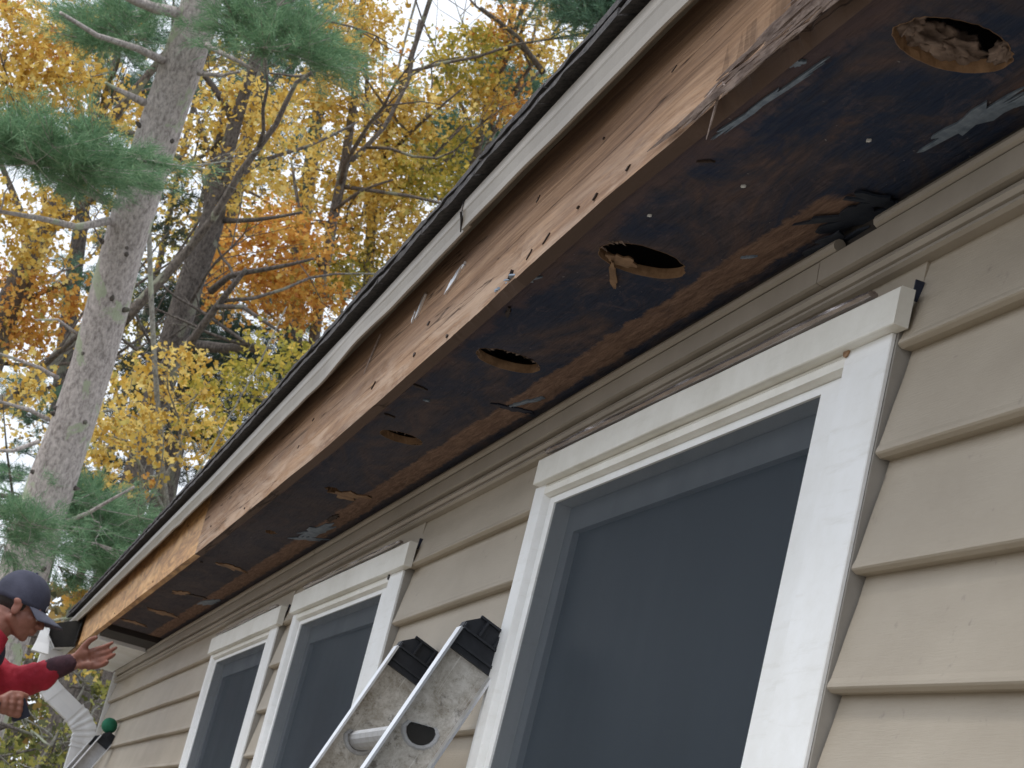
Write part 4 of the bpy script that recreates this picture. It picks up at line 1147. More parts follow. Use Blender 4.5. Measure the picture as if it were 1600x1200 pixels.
def hand(W, a, bb, c, curl, thumb, lens=(0.070, 0.078, 0.072, 0.056), spread=0.10, sc=1.0):
    """W wrist, a along the fingers, bb towards the thumb, c out of the palm"""
    a, bb, c = [np.array(q, float) / np.linalg.norm(q) for q in (a, bb, c)]
    for t, o_ in ((0.0, 0.020), (0.3, 0.024), (0.6, 0.030), (0.92, 0.034)):
        for s in (-1, -0.33, 0.33, 1):
            ico(b, W + a * 0.085 * sc * t + bb * (o_ * s) * sc * 0.82 + c * (-0.002 if abs(s) < .5 else 0.003), 0.0145 * sc if t < .9 else 0.0125 * sc, n=7)
    ico(b, W + a * 0.034 * sc + bb * 0.022 * sc + c * 0.010, 0, (a * 0.030, bb * 0.017, c * 0.013), 8)
    ico(b, W + a * 0.040 * sc - bb * 0.020 * sc + c * 0.008, 0, (a * 0.034, bb * 0.013, c * 0.011), 8)
    for i, (off, L) in enumerate(zip((0.031, 0.0105, -0.0105, -0.030), lens)):
        p = W + a * (0.088 - 0.006 * (i in (0, 3)) - 0.004 * (i == 3)) * sc + bb * off * sc
        ang = (1.5 - i) * spread; d = a * math.cos(ang) + bb * math.sin(ang); cu = curl[i]
        pts = [p - a * 0.012]; th = 0.0
        for j, (fr_l, k) in enumerate(((0.45, 0.7), (0.30, 1.0), (0.25, 0.8))):
            th += cu * k; q = d * math.cos(th) + c * math.sin(th); pts.append(pts[-1] + q * (L * fr_l + (0.012 if j == 0 else 0)) * sc)
        limb(b, pts, [0.0098 * sc, 0.0090 * sc, 0.0082 * sc, 0.0070 * sc])
    limb(b, [W + a * 0.018 * sc + bb * 0.020 * sc + c * 0.006] + [W + (a * x + bb * y + c * z) * sc for x, y, z in thumb], [0.015 * sc, 0.0125 * sc, 0.0108 * sc, 0.0085 * sc])
hand(LW + np.array([0.0, 0.012, 0.006]), (0.25, 0.88, 0.40), (-0.1, -0.42, 0.88), (0.85, -0.15, 0.25), (0.30, 0.36, 0.42, 0.52), ((0.045, 0.045, 0.012), (0.068, 0.060, 0.022), (0.090, 0.062, 0.034)), spread=0.035)
hand(RW + np.array([0.0, 0.012, 0.004]), (-0.25, 0.95, 0.16), (0.1, -0.15, 0.95), (-0.9, -0.25, -0.1), (0.95, 1.0, 1.05, 1.1), ((0.045, 0.040, 0.010), (0.078, 0.044, 0.014), (0.104, 0.040, 0.016)), spread=0.0)
body = remesh(b, 'body', M['skin'], 0.0042, 5); pp(body)
# eyes
for s in (-1, 1):
    e_ = MB(); ico(e_, hd(0.076, -0.001, s * 0.031), 0.0125, n=8); pp(e_.build('eye', M['patch'], smooth=True), body)
    e_ = MB(); ico(e_, hd(0.0865, -0.004, s * 0.031), 0.004, n=6); pp(e_.build('pupil', M['nail'], smooth=True), body)
# hair at the back and sides
hm = MB(); ico(hm, hd(-0.014, 0.026), 0, (rv * 0.0735, fv * 0.088, uv * 0.070), 14)
hair = hm.build('hair', M['hair'], smooth=True); pp(hair)
# jacket
j = MB()
limb(j, [(PX, -0.70, 0.565), (PX, -0.74, 0.53)], [0.085, 0.11])
ico(j, (PX, -0.775, 0.47), 0, ((0.205, 0, 0), (0, 0.125, -0.04), (0, 0.06, 0.15)), 14)
ico(j, (PX, -0.90, 0.30), 0, ((0.185, 0, 0), (0, 0.125, -0.03), (0, 0.09, 0.19)), 14)
ico(j, (PX, -1.00, 0.12), 0, ((0.185, 0, 0), (0, 0.13, -0.01), (0, 0.04, 0.15)), 14)
limb(j, [LS, (LS + LE) / 2 + [0, 0, -0.012], LE, (LE + LW) / 2 + [0, 0.0, -0.012], LW + (LE - LW) * 0.26], [0.078, 0.070, 0.064, 0.054, 0.040])
limb(j, [RS, RE, (RE + RW) / 2, RW + (RE - RW) * 0.26], [0.078, 0.064, 0.052, 0.040])
def folds(co):
    return 0.010 * nz(co.x * 14, co.y * 24, co.z * 18) - 0.007 * abs(nz(co.x * 22 + 3, co.y * 30, co.z * 14)) + 0.003 * nz(co.x * 50, co.y * 50, co.z * 40)
jk = remesh(j, 'jacket', M['jacket'], 0.007, 4, disp=folds); pp(jk)
# standing collar
cl = MB(); n = 26
cen0 = np.array([PX, -0.672, 0.600]); axu = np.array([0, 0.28, 0.96]); axf = np.array([0, 0.96, -0.28])
for L, (h, r_) in enumerate(((-0.03, 0.088), (0.03, 0.078), (0.062, 0.076), (0.065, 0.070), (0.03, 0.068), (-0.02, 0.07))):
    for k in range(n):
        a = -math.pi * 0.86 + 2 * math.pi * 0.86 * k / (n - 1) + math.pi
        lowf = 0.5 * (1 + math.cos(a)) * 0.5
        cl.v.append(tuple(cen0 + axf * r_ * math.cos(a) + np.array([1, 0, 0]) * r_ * math.sin(a) + axu * (h * (1 - lowf * (h > 0)))))
for L in range(5):
    for k in range(n - 1): cl.f.append((L * n + k, L * n + k + 1, (L + 1) * n + k + 1, (L + 1) * n + k))
pp(cl.build('collar', M['jacket'], smooth=True), jk)
vs = MB(); ico(vs, (PX, -0.648, 0.565), 0, ((0.062, 0, 0), (0, 0.052, 0.02), (0, -0.03, 0.07)), 10)
pp(remesh(vs, 'shirt', M['vest'], 0.008, 2))
for W_, E_ in ((LW, LE), (RW, RE)):
    q = MB(); d_ = (E_ - W_); limb(q, [W_ + d_ * 0.03, W_ + d_ * 0.15, W_ + d_ * 0.30], [0.034, 0.0385, 0.042])
    pp(remesh(q, 'cuff', M['cuff'], 0.006, 2, disp=lambda co: 0.0012 * math.sin(co.y * 900)), jk)
t_ = MB()
ico(t_, (PX, -1.045, 0.02), 0, ((0.165, 0, 0), (0, 0.12, 0), (0, 0.02, 0.13)), 12)
for s in (-1, 1): limb(t_, [(PX + s * 0.085, -1.04, -0.03), (PX + s * 0.11, -0.99, -0.40), (PX + s * 0.12, -1.05, -0.80)], [0.098, 0.072, 0.062])
pp(remesh(t_, 'trousers', M['jeans'], 0.011, 3, disp=folds))
for s in (-1, 1):
    q = MB(); limb(q, [(PX + s * 0.12, -1.07, -0.80), (PX + s * 0.12, -1.06, -0.845)], [0.052, 0.050]); limb(q, [(PX + s * 0.12, -1.07, -0.862), (PX + s * 0.125, -0.90, -0.864)], [0.036, 0.034])
    pp(remesh(q, 'boot', M['boot'], 0.008, 2))
# cap
c_ = MB(); nu, nv = 36, 14
def crown(th, a, g=1.0):
    f, r_ = math.cos(a), math.sin(a)
    return hd(-0.006, 0.022) + (fv * 0.101 * f + rv * 0.083 * r_) * math.sin(th) ** 0.85 * g + uv * 0.112 * math.cos(th) * g
for lay, g in ((0, 1.0), (1, 0.965)):
    for i in range(nv + 1):
        th = (math.pi / 2) * i / nv
        for k in range(nu):
            a = 2 * math.pi * k / nu
            p = crown(th, a, g * (1 + 0.008 * nz(math.cos(a) * 4, math.sin(a) * 4, th * 3)))
            if i > nv - 3: p = p - uv * 0.010 * (1 - math.cos(a)) * (i - nv + 3) / 3
            c_.v.append(tuple(p))
    o_ = lay * nu * (nv + 1)
    for i in range(nv):
        for k in range(nu):
            k2 = (k + 1) % nu; q = (o_ + i * nu + k, o_ + i * nu + k2, o_ + (i + 1) * nu + k2, o_ + (i + 1) * nu + k)
            c_.f.append(q if lay == 0 else q[::-1])
o_ = nu * (nv + 1)
for k in range(nu): c_.f.append((nv * nu + k, nv * nu + (k + 1) % nu, o_ + nv * nu + (k + 1) % nu, o_ + nv * nu + k))
cap = c_.build('cap', M['cap'], smooth=True); pp(cap)
br = MB(); nk = 17
for lay, dz in ((0, 0.0022), (1, -0.0022)):
    for i in range(7):
        t = i / 6
        for k in range(nk):
            s = -1 + 2 * k / (nk - 1); a = s * math.radians(64)
            root_ = crown(math.pi / 2, a, 0.985)
            ext = 0.082 * (1 - 0.42 * s * s)
            p = root_ + fv * ext * t + uv * (dz + 0.004 - 0.017 * t - 0.020 * s * s * (0.35 + 0.65 * t)) + rv * (0.0)
            br.v.append(tuple(p))
    o_ = lay * 7 * nk
    for i in range(6):
        for k in range(nk - 1):
            q = (o_ + i * nk + k, o_ + i * nk + k + 1, o_ + (i + 1) * nk + k + 1, o_ + (i + 1) * nk + k)
            br.f.append(q if lay == 0 else q[::-1])
for k in range(nk - 1): br.f.append((6 * nk + k, 6 * nk + k + 1, 13 * nk + k + 1, 13 * nk + k))
for i in range(6):
    br.f.append((i * nk, (i + 1) * nk, (i + 8) * nk, (i + 7) * nk)); e = nk - 1
    br.f.append((i * nk + e, (i + 7) * nk + e, (i + 8) * nk + e, (i + 1) * nk + e))
pp(br.build('brim', M['cap_brim'], smooth=True), cap)
q = MB(); ico(q, crown(math.pi * 0.44, 0.25, 1.005), 0, (rv * 0.014, uv * 0.012, fv * 0.002), 6); pp(q.build('badge', M['patch']), cap)
q = MB(); ico(q, hd(-0.006, 0.135), 0.0055, n=6); pp(q.build('cap_button', M['cap'], smooth=True), cap)
# what he holds
q = MB(); hc = RW + np.array([-0.035, 0.088, 0.006])
q.obox(hc, np.array([0.009, 0.004, 0]), np.array([-0.01, 0.018, -0.026]), np.array([0, 0.022, 0.016]))
ph = q.build('hand_tool', M['vest']); tag(ph, "dark handheld tool gripped in the man's lower hand", 'tool')
# work platform below the picture
pl = empty('work_platform', (PX, -1.03, GROUND), 'plank on two trestles under the man in the red jacket', 'platform')
PLT = Matrix.Translation(-Vector(pl.location))
def lp(mb, name, mat):
    o = mb.build(name, mat); o.parent = pl; o.matrix_parent_inverse = PLT; return o
for k, yy in enumerate((-1.19, -0.96)): lp(MB().box(PX - 0.7, PX + 0.7, yy, yy + 0.22, -0.94, -0.902), 'plank', M['plank'])
for xx in (PX - 0.55, PX + 0.55):
    lp(MB().box(xx - 0.04, xx + 0.04, -1.25, -0.68, -1.01, -0.9405), 'trestle_beam', M['plank'])
    for yy, s in ((-1.22, -1), (-0.71, 1)):
        for t in (-1, 1):
            m_ = MB(); m_.obox(((xx + t * 0.12), yy + s * 0.03, (GROUND - 1.012) / 2), (0.02, 0, 0), (0, 0.03, 0), (t * 0.10, s * 0.03, -(abs(GROUND) - 1.012) / 2)); lp(m_, 'trestle_leg', M['plank'])

# ------------------------------------------------------------------ trees
def raw_mesh(name, V, nper, mat, parent=None):
    """V: (n, nper, 3) polygons"""
    n = len(V); me = bpy.data.meshes.new(name)
    me.vertices.add(n * nper); me.vertices.foreach_set('co', V.reshape(-1).astype(np.float32))
    me.loops.add(n * nper); me.loops.foreach_set('vertex_index', np.arange(n * nper, dtype=np.int32))
    me.polygons.add(n); me.polygons.foreach_set('loop_start', np.arange(n, dtype=np.int32) * nper)
    try: me.polygons.foreach_set('loop_total', np.full(n, nper, dtype=np.int32))
    except Exception: pass
    me.materials.append(mat); me.update(calc_edges=True)
    o = bpy.data.objects.new(name, me); COL.objects.link(o)
    if parent is not None: o.parent = parent
    return o
LEAF = np.array([(0, 0, 0), (0.34, 0.18, 0.06), (0.16, 0.42, 0.02), (0.46, 0.66, 0.10), (0.0, 1.0, 0.0), (-0.46, 0.66, 0.10), (-0.16, 0.42, 0.02), (-0.34, 0.18, 0.06)])
def leaves(C, size, rng, flat=0.0):
    n = len(C); size = size * 0.80
    q = rng.normal(size=(n, 4)); q[:, 1:3] *= (1 - flat); q /= np.linalg.norm(q, axis=1)[:, None]
    w_, x, y, z = q.T
    R = np.stack([1 - 2 * (y * y + z * z), 2 * (x * y - z * w_), 2 * (x * z + y * w_), 2 * (x * y + z * w_), 1 - 2 * (x * x + z * z), 2 * (y * z - x * w_), 2 * (x * z - y * w_), 2 * (y * z + x * w_), 1 - 2 * (x * x + y * y)], 1).reshape(n, 3, 3)
    s = size * rng.uniform(0.6, 1.25, n)
    L = LEAF[None] * s[:, None, None]; L[:, :, 0] *= rng.uniform(0.7, 1.2, n)[:, None]
    L[:, :, 2] *= rng.uniform(-2.5, 3.5, n)[:, None]
    return np.einsum('nij,nkj->nki', R, L) + C[:, None, :]
def needles(C, D, per, length, width, rng, fan=0.75):
    """tufts of thin needles at C pointing along D"""
    n = len(C); P = np.repeat(C, per, 0); Dd = np.repeat(D, per, 0) + rng.normal(size=(n * per, 3)) * fan
    Dd /= np.linalg.norm(Dd, axis=1)[:, None]
    side = np.cross(Dd, rng.normal(size=Dd.shape)); side /= np.linalg.norm(side, axis=1)[:, None]
    L = length * rng.uniform(0.6, 1.15, n * per)[:, None]
    P = P + rng.normal(size=P.shape) * 0.02
    return np.stack([P - side * width, P + side * width, P + Dd * L - np.array([0, 0, 0.12]) * L], 1)
class Tree:
    def __init__(s, name, label, cat, trunk, bark, group=None, seed=0, sides=12, rough=0.05):
        """trunk: list of (point, radius)"""
        s.rng = np.random.default_rng(seed); s.rnd = random.Random(seed)
        base = np.array(trunk[0][0], float); base[2] = GROUND
        s.root = empty(name, tuple(base), label, cat, group); s.inv = Matrix.Translation(-Vector(base)); s.bark = bark
        P_ = np.array([p for p, r in trunk]); R_ = [r for p, r in trunk]
        pts = []; rad = []
        for i in range(len(P_) - 1):
            k = max(2, int(np.linalg.norm(P_[i + 1] - P_[i]) / 0.35))
            for j in range(k):
                t = j / k; p = P_[i] * (1 - t) + P_[i + 1] * t
                p = p + np.array([nz(p[2] * 0.5, seed), nz(p[2] * 0.5, seed + 9), 0]) * 0.05
                pts.append(p); rad.append((R_[i] * (1 - t) + R_[i + 1] * t) * (1 + 0.06 * nz(p[2] * 1.7, seed + 3)))
        pts.append(P_[-1]); rad.append(R_[-1])
        m = MB(); random.seed(seed); m.tube(pts, rad, sides, rough=rough)
        s.trunk = s.add(m.build('trunk', bark, smooth=True)); s.nodes = list(pts); s.nr = list(rad)
        s.twig = MB(); s.C = []; s.count = 0
    def add(s, o):
        o.parent = s.root; o.matrix_parent_inverse = s.inv; return o
    def limb(s, pts, r0, r1, wob=0.06, bark=None, name='branch'):
        P_ = [np.array(p, float) for p in pts]; out = []; rr = []
        tot = sum(np.linalg.norm(P_[i + 1] - P_[i]) for i in range(len(P_) - 1)); acc = 0
        for i in range(len(P_) - 1):
            L = np.linalg.norm(P_[i + 1] - P_[i]); k = max(2, int(L / 0.22))
            for j in range(k + (i == len(P_) - 2)):
                t = j / k; p = P_[i] * (1 - t) + P_[i + 1] * t; u = (acc + L * t) / tot
                e = min(1, u * 6)
                p = p + np.array([s.rnd.gauss(0, 1), s.rnd.gauss(0, 1), s.rnd.gauss(0, 1)]) * wob * 0.35 * e * (0.22 if L > 0.5 else 0.1)
                out.append(p); rr.append(r0 * (1 - u) + r1 * u)
            acc += L
        m = MB(); m.tube(out, rr, 7)
        o = m.build(name, bark or s.bark, smooth=True); s.add(o); s.nodes += out; s.nr += rr
        return o
    def side_branches(s, n, r0=0.035, L=(1.2, 3.0), zmin=1.0):
        base = [(p, r) for p, r in zip(s.nodes, s.nr) if p[2] > zmin]
        for i in range(n):
            p, r = base[int(s.rnd.random() * len(base))]; a = s.rnd.uniform(0, 2 * math.pi); ln = s.rnd.uniform(*L)
            d = np.array([math.cos(a), math.sin(a), s.rnd.uniform(0.0, 0.9)]); d /= np.linalg.norm(d)
            pts = [p]; k = 7
            for j in range(k):
                d = d + np.array([s.rnd.gauss(0, .16), s.rnd.gauss(0, .16), s.rnd.gauss(0.02, .14)]); d /= np.linalg.norm(d); pts.append(pts[-1] + d * ln / k)
            rr = min(r * 0.55, r0 * s.rnd.uniform(0.5, 1.1)); m = MB(); m.tube(pts, [rr * (1 - j / k) + 0.004 for j in range(k + 1)], 6)
            for _ in range(4):
                q = pts[s.rnd.randrange(2, k)]; e = d + np.array([s.rnd.gauss(0, .7), s.rnd.gauss(0, .7), s.rnd.gauss(0.1, .5)]); e /= np.linalg.norm(e); l2 = ln * s.rnd.uniform(.2, .45)
                sub = [q, q + e * l2 * .5 + np.array([0, 0, s.rnd.gauss(0, .06)]), q + e * l2]; m.tube(sub, [rr * .4, rr * .28, 0.003], 5, cap=False); s.nodes += sub[1:]; s.nr += [rr * .28, .004]
            o = m.build('branch', s.bark, smooth=True); s.add(o); s.nodes += pts[1:]; s.nr += [rr * (1 - j / k) + 0.004 for j in range(1, k + 1)]
    def clump_to(s, c, thick=0.010):
        N_ = np.array(s.nodes[-6000:]); rr = s.nr[-6000:]
        v = N_ - c; d2 = (v ** 2).sum(1) + np.maximum(0, v[:, 2]) ** 2 * 1.5
        i = int(d2.argmin()); a = N_[i]; L = math.sqrt(((a - c) ** 2).sum())
        if L < 0.05: return np.array([0, 0, 1.0])
        k = 4 if L < 1 else 7; pts = []
        sag = np.array([0, 0, -0.10 * L])
        for j in range(k + 1):
            t = j / k; p = a * (1 - t) + c * t + sag * math.sin(math.pi * t) * s.rnd.uniform(0.2, 1.0)
            if 0 < j < k: p = p + np.array([s.rnd.gauss(0, 1), s.rnd.gauss(0, 1), s.rnd.gauss(0, 1)]) * 0.03 * min(L, 1.5)
            pts.append(p)
        r0 = min(rr[i] * 0.7, thick * (0.6 + L)); s.twig.tube(pts, [r0 * (1 - j / k) + 0.0025 * (j / k) for j in range(k + 1)], 4, cap=False)
        s.nodes += pts[1:]; s.nr += [r0 * (1 - j / k) + 0.003 * (j / k) for j in range(1, k + 1)]
        d = c - pts[-2]; return d / (np.linalg.norm(d) + 1e-9)
    def finish_twigs(s):
        if s.twig.v: s.add(s.twig.build('twigs', s.bark, kind='stuff'))
    def foliage(s, blobs, mat, size=0.065, per=22, rad=0.22, flat=0.3, name='crown', dense=1.0):
        """blobs: (px,py,dist,rx,ry,count) in photo pixels at real distances; depth of each is as large as its width"""
        CC = []
        for (px, py, d, rx, ry, n_) in blobs:
            for _ in range(int(n_ * dense * 0.74)):
                while True:
                    u, v, w_ = s.rnd.uniform(-1, 1), s.rnd.uniform(-1, 1), s.rnd.uniform(-1, 1)
                    if u * u + v * v + w_ * w_ <= 1: break
                CC.append(at(px + u * rx, py + v * ry, d + w_ * max(0.5, min(2.2, rx / F_PX * d * 1.2))))
        CC = np.array(CC)
        base = np.array(s.nodes)
        dist = np.array([((base - c) ** 2).sum(1).min() for c in CC]); order = dist.argsort()
        L = []
        for i in order:
            c = CC[i]; dr = s.clump_to(c)
            k = int(per * 1.75 * s.rnd.uniform(0.3, 1.5)); r = rad * s.rnd.uniform(0.6, 1.25)
            q = s.rng.normal(size=(k, 3)) * np.array([0.52, 0.52, 0.24]) * r
            L.append(c + q + dr * r * 0.3)
        return s.add(raw_mesh(name, leaves(np.concatenate(L), size, s.rng, flat), 8, mat))
    def pine(s, blobs, mat, per=26, length=0.10, width=0.0018, name='needles', step=0.10, spread=0.45, fan=0.6):
        CC = []; DD = []
        bc = []
        for (px, py, d, rx, ry, n_) in blobs:
            for _ in range(int(n_ * 0.48)):
                while True:
                    u, v, w_ = s.rnd.uniform(-1, 1), s.rnd.uniform(-1, 1), s.rnd.uniform(-1, 1)
                    if u * u + v * v + w_ * w_ <= 1: break
                bc.append(at(px + u * rx, py + v * ry, d + w_ * max(0.4, min(1.6, rx / F_PX * d))))
        bc = np.array(bc); base = np.array(s.nodes)
        order = np.array([((base - c) ** 2).sum(1).min() for c in bc]).argsort()
        for i in order:
            c = bc[i]; dr = s.clump_to(c, 0.008)
            h = dr * np.array([1, 1, 0.3]); h /= np.linalg.norm(h) + 1e-9
            for _ in range(9):
                o_ = (np.array([s.rnd.gauss(0, 1), s.rnd.gauss(0, 1), s.rnd.gauss(0, 0.22)]) + h * 0.8) * spread * 0.40
                e = c + o_; dd = o_ / (np.linalg.norm(o_) + 1e-9) * 0.7 + h * 0.5 + np.array([0, 0, 0.35])
                s.twig.tube([c, c + o_ * 0.5 + np.array([0, 0, -0.01]), e], [0.004, 0.003, 0.0016], 3, cap=False)
                CC += [e, c + o_ * 0.72, c + o_ * 0.45]; DD += [dd, dd, dd]
        CC = np.array(CC); DD = np.array(DD)
        return s.add(raw_mesh(name, needles(CC, DD, per, length, width, s.rng, fan), 3, mat))

def trunkpts(L, dist, ext_down=True):
    """L = (px,py,width_px) from low to high at one distance; carried straight down to the ground"""
    out = []
    for px, py, wd in L: out.append((at(px, py, dist), wd * dist / F_PX / 2))
    if ext_down:
        p = out[0][0].copy(); q = p.copy(); q[2] = GROUND - 0.1
        out = [(q, out[0][1] * 1.25)] + out
    # carry on upwards out of the picture
    a, b_ = out[-2][0], out[-1][0]; d = (b_ - a) / np.linalg.norm(b_ - a)
    out.append((b_ + d * 2.5, out[-1][1] * 0.8))
    return out

# the big lichen-spotted pine -------------------------------------------
D1 = 14.2
pine = Tree('pine_tree', 'big grey lichen-spotted pine trunk rising behind the man in the cap', 'tree',
            trunkpts([(37, 900, 76), (80, 750, 70), (138, 570, 64), (188, 400, 64), (243, 220, 66), (285, 90, 64), (313, 0, 60)], D1), M['pinebark'], seed=11, sides=30, rough=0.035)
kn = random.Random(5)
for _ in range(26):
    i = kn.randrange(3, len(pine.nodes) - 3); p = pine.nodes[i]; a = kn.uniform(-1.3, 1.3); r = pine.nr[i]
    d_ = np.array([math.cos(a), math.sin(a), kn.uniform(-.1, .4)])
    m = MB(); L_ = kn.choice((0.02, 0.03, 0.05, 0.16)); m.tube([p + d_ * r * .9, p + d_ * (r + L_ * .6), p + d_ * (r + L_)], [0.022, 0.016, 0.007], 6); pine.add(m.build('knot', M['darkbark'], smooth=True))
def twl(px, py, d=D1): return at(px, py, d)
# dead stubs and limbs with their own directions
for pts, r0, r1 in (([(255, 95, 14.1), (215, 75, 13.9), (150, 55, 13.6), (95, 20, 13.3)], 0.030, 0.012), ([(275, 20, 14.1), (240, 12, 13.9), (190, -10, 13.8)], 0.045, 0.03),
                    ([(225, 160, 14.1), (195, 145, 13.9), (165, 130, 13.7)], 0.030, 0.010), ([(165, 315, 14.1), (135, 300, 13.8), (105, 285, 13.6)], 0.028, 0.018),
                    ([(90, 590, 14.1), (62, 575, 13.9), (20, 560, 13.7), (-30, 545, 13.5)], 0.016, 0.007), ([(75, 655, 14.1), (45, 640, 13.9), (0, 628, 13.6)], 0.018, 0.010),
                    ([(60, 690, 14.1), (20, 705, 13.9), (-30, 700, 13.6)], 0.016, 0.010), ([(118, 520, 14.1), (90, 500, 13.9), (55, 560 - 60, 13.8)], 0.012, 0.006),
                    ([(322, 70, 14.0), (350, 85, 13.8), (400, 110, 13.6)], 0.022, 0.010), ([(310, 115, 14.1), (345, 118, 13.9), (375, 113, 13.8)], 0.018, 0.008),
                    ([(170, 345, 14.1), (120, 355, 13.8), (60, 340, 13.5), (0, 330, 13.2)], 0.03, 0.012), ([(50, 780, 14.2), (-5, 800, 13.9), (-60, 790, 13.6)], 0.03, 0.012), ([(70, 830, 14.2), (140, 800, 14), (210, 760, 13.8)], 0.02, 0.008)):
    pine.limb([twl(*p) for p in pts], r0, r1)
pine.pine([(95, 245, 12.9, 115, 32, 44), (20, 225, 12.9, 60, 30, 20), (150, 275, 13.4, 60, 25, 18), (425, 45, 13.4, 68, 50, 30), (470, 85, 13.6, 50, 30, 12), (185, 45, 14.3, 45, 40, 22)], M['needle_near'], per=30, length=0.115, width=0.0024, fan=0.7)
pine.pine([(25, 830, 13.0, 35, 45, 18), (160, 845, 14.5, 85, 70, 52), (120, 790, 14.6, 60, 40, 18), (200, 900, 15, 60, 60, 26)], M['needle_near'], per=26, length=0.11, width=0.0024, fan=0.7)
pine.finish_twigs()

# dark forked trunk ----------------------------------------------------------
D2 = 19.0
t2 = Tree('maple_tree', 'dark forked tree just right of the big pine trunk with amber leaves', 'tree',
          trunkpts([(175, 900, 50), (205, 780, 46), (262, 560, 44), (300, 430, 40), (330, 350, 36), (355, 240, 26), (385, 150, 18)], D2), M['darkbark'], group='gold and orange trees behind the eave', seed=21)
def ll(t, d, pts, w0, w1, bark=None): t.limb([at(px, py, d + dz) for px, py, dz in pts], w0 * d / F_PX / 2, w1 * d / F_PX / 2, bark=bark)
ll(t2, D2, [(190, 505, -.8), (235, 455, -.8), (290, 395, -.8), (330, 345, -.9), (375, 270, -1), (430, 195, -1.1), (462, 130, -1.2), (500, 105, -1.3)], 17, 6, M['midbark'])
ll(t2, D2, [(225, 600, -.4), (300, 530, -.6), (345, 470, -.8), (385, 420, -1.0)], 18, 7)
ll(t2, D2, [(330, 455, -.5), (360, 430, -.8), (420, 420, -1.0), (490, 405, -1.3)], 12, 4)
ll(t2, D2, [(300, 540, 0), (350, 545, -.4), (420, 545, -.8)], 20, 12)
ll(t2, D2, [(345, 345, 0), (400, 345, -.3), (470, 330, -.6)], 9, 4)
ll(t2, D2, [(340, 480, -.8), (380, 480, -1), (440, 520, -1.2)], 9, 4)
ll(t2, D2, [(320, 400, 0), (325, 300, .3), (345, 200, .6), (362, 110, .8)], 16, 6)
ll(t2, D2, [(345, 300, 0), (410, 250, .3), (480, 230, .6), (560, 190, 1.0)], 9, 3)
ll(t2, D2, [(270, 560, -.4), (230, 560, -.6), (190, 530, -.8)], 8, 4)
t2.side_branches(16)
t2.foliage([(260, 600, 17.6, 70, 45, 16), (190, 680, 17.4, 60, 40, 10), (170, 730, 17.4, 40, 30, 5), (300, 650, 17.6, 60, 50, 7)], M['gold'], size=0.088, per=15, rad=0.20)
t2.foliage([(350, 170, 19.2, 70, 70, 24), (420, 200, 19.5, 80, 70, 24), (370, 300, 19, 60, 60, 18), (290, 260, 19.5, 40, 90, 10)], M['gold'], size=0.075, per=22, rad=0.3, name='crown')
t2.finish_twigs()

# left dark trunk pair --------------------------------------------------------------
D3 = 21.0
t3 = Tree('maple_tree', 'leaning dark double trunk at the left edge of the photo', 'tree',
          trunkpts([(-120, 900, 50), (-60, 700, 46), (5, 500, 44), (55, 385, 38), (105, 295, 30), (165, 200, 20), (230, 120, 12)], D3), M['midbark'], group='gold and orange trees behind the eave', seed=31)
ll(t3, D3, [(70, 350, -.3), (118, 330, -.4), (160, 300, -.5)], 12, 6)
ll(t3, D3, [(110, 285, 0), (135, 210, .2), (160, 160, .4), (185, 60, .8)], 14, 5)
ll(t3, D3, [(5, 490, 0), (40, 470, .1), (110, 440, -.3)], 10, 6)
ll(t3, D3, [(-40, 650, -.4), (20, 620, -.6), (70, 580, -.6), (140, 500, -.7)], 26, 16, M['greybark'])
ll(t3, D3, [(50, 380, 0), (20, 300, .2), (-20, 200, .4)], 14, 6)
t3.side_branches(14)
t3.foliage([(60, 120, 20.5, 90, 60, 44), (20, 60, 20.5, 60, 60, 30), (100, 60, 21, 60, 50, 20), (130, 170, 20.6, 60, 50, 20), (30, 170, 20.5, 60, 30, 20), (190, 180, 21.5, 40, 60, 12)], M['gold'], size=0.080, per=24, rad=0.3)
t3.foliage([(40, 330, 19.8, 60, 35, 24), (60, 390, 19.9, 50, 50, 20), (170, 300, 21, 50, 60, 10), (30, 600, 19, 50, 50, 10), (100, 660, 19, 70, 30, 8)], M['gold'], size=0.080, per=22, rad=0.28)
t3.foliage([(45, 480, 21, 80, 60, 46), (30, 540, 21, 50, 40, 14), (85, 85, 20.5, 45, 25, 10), (20, 20, 20.5, 30, 20, 6)], M['orange'], size=0.080, per=24, rad=0.3)
t3.finish_twigs()

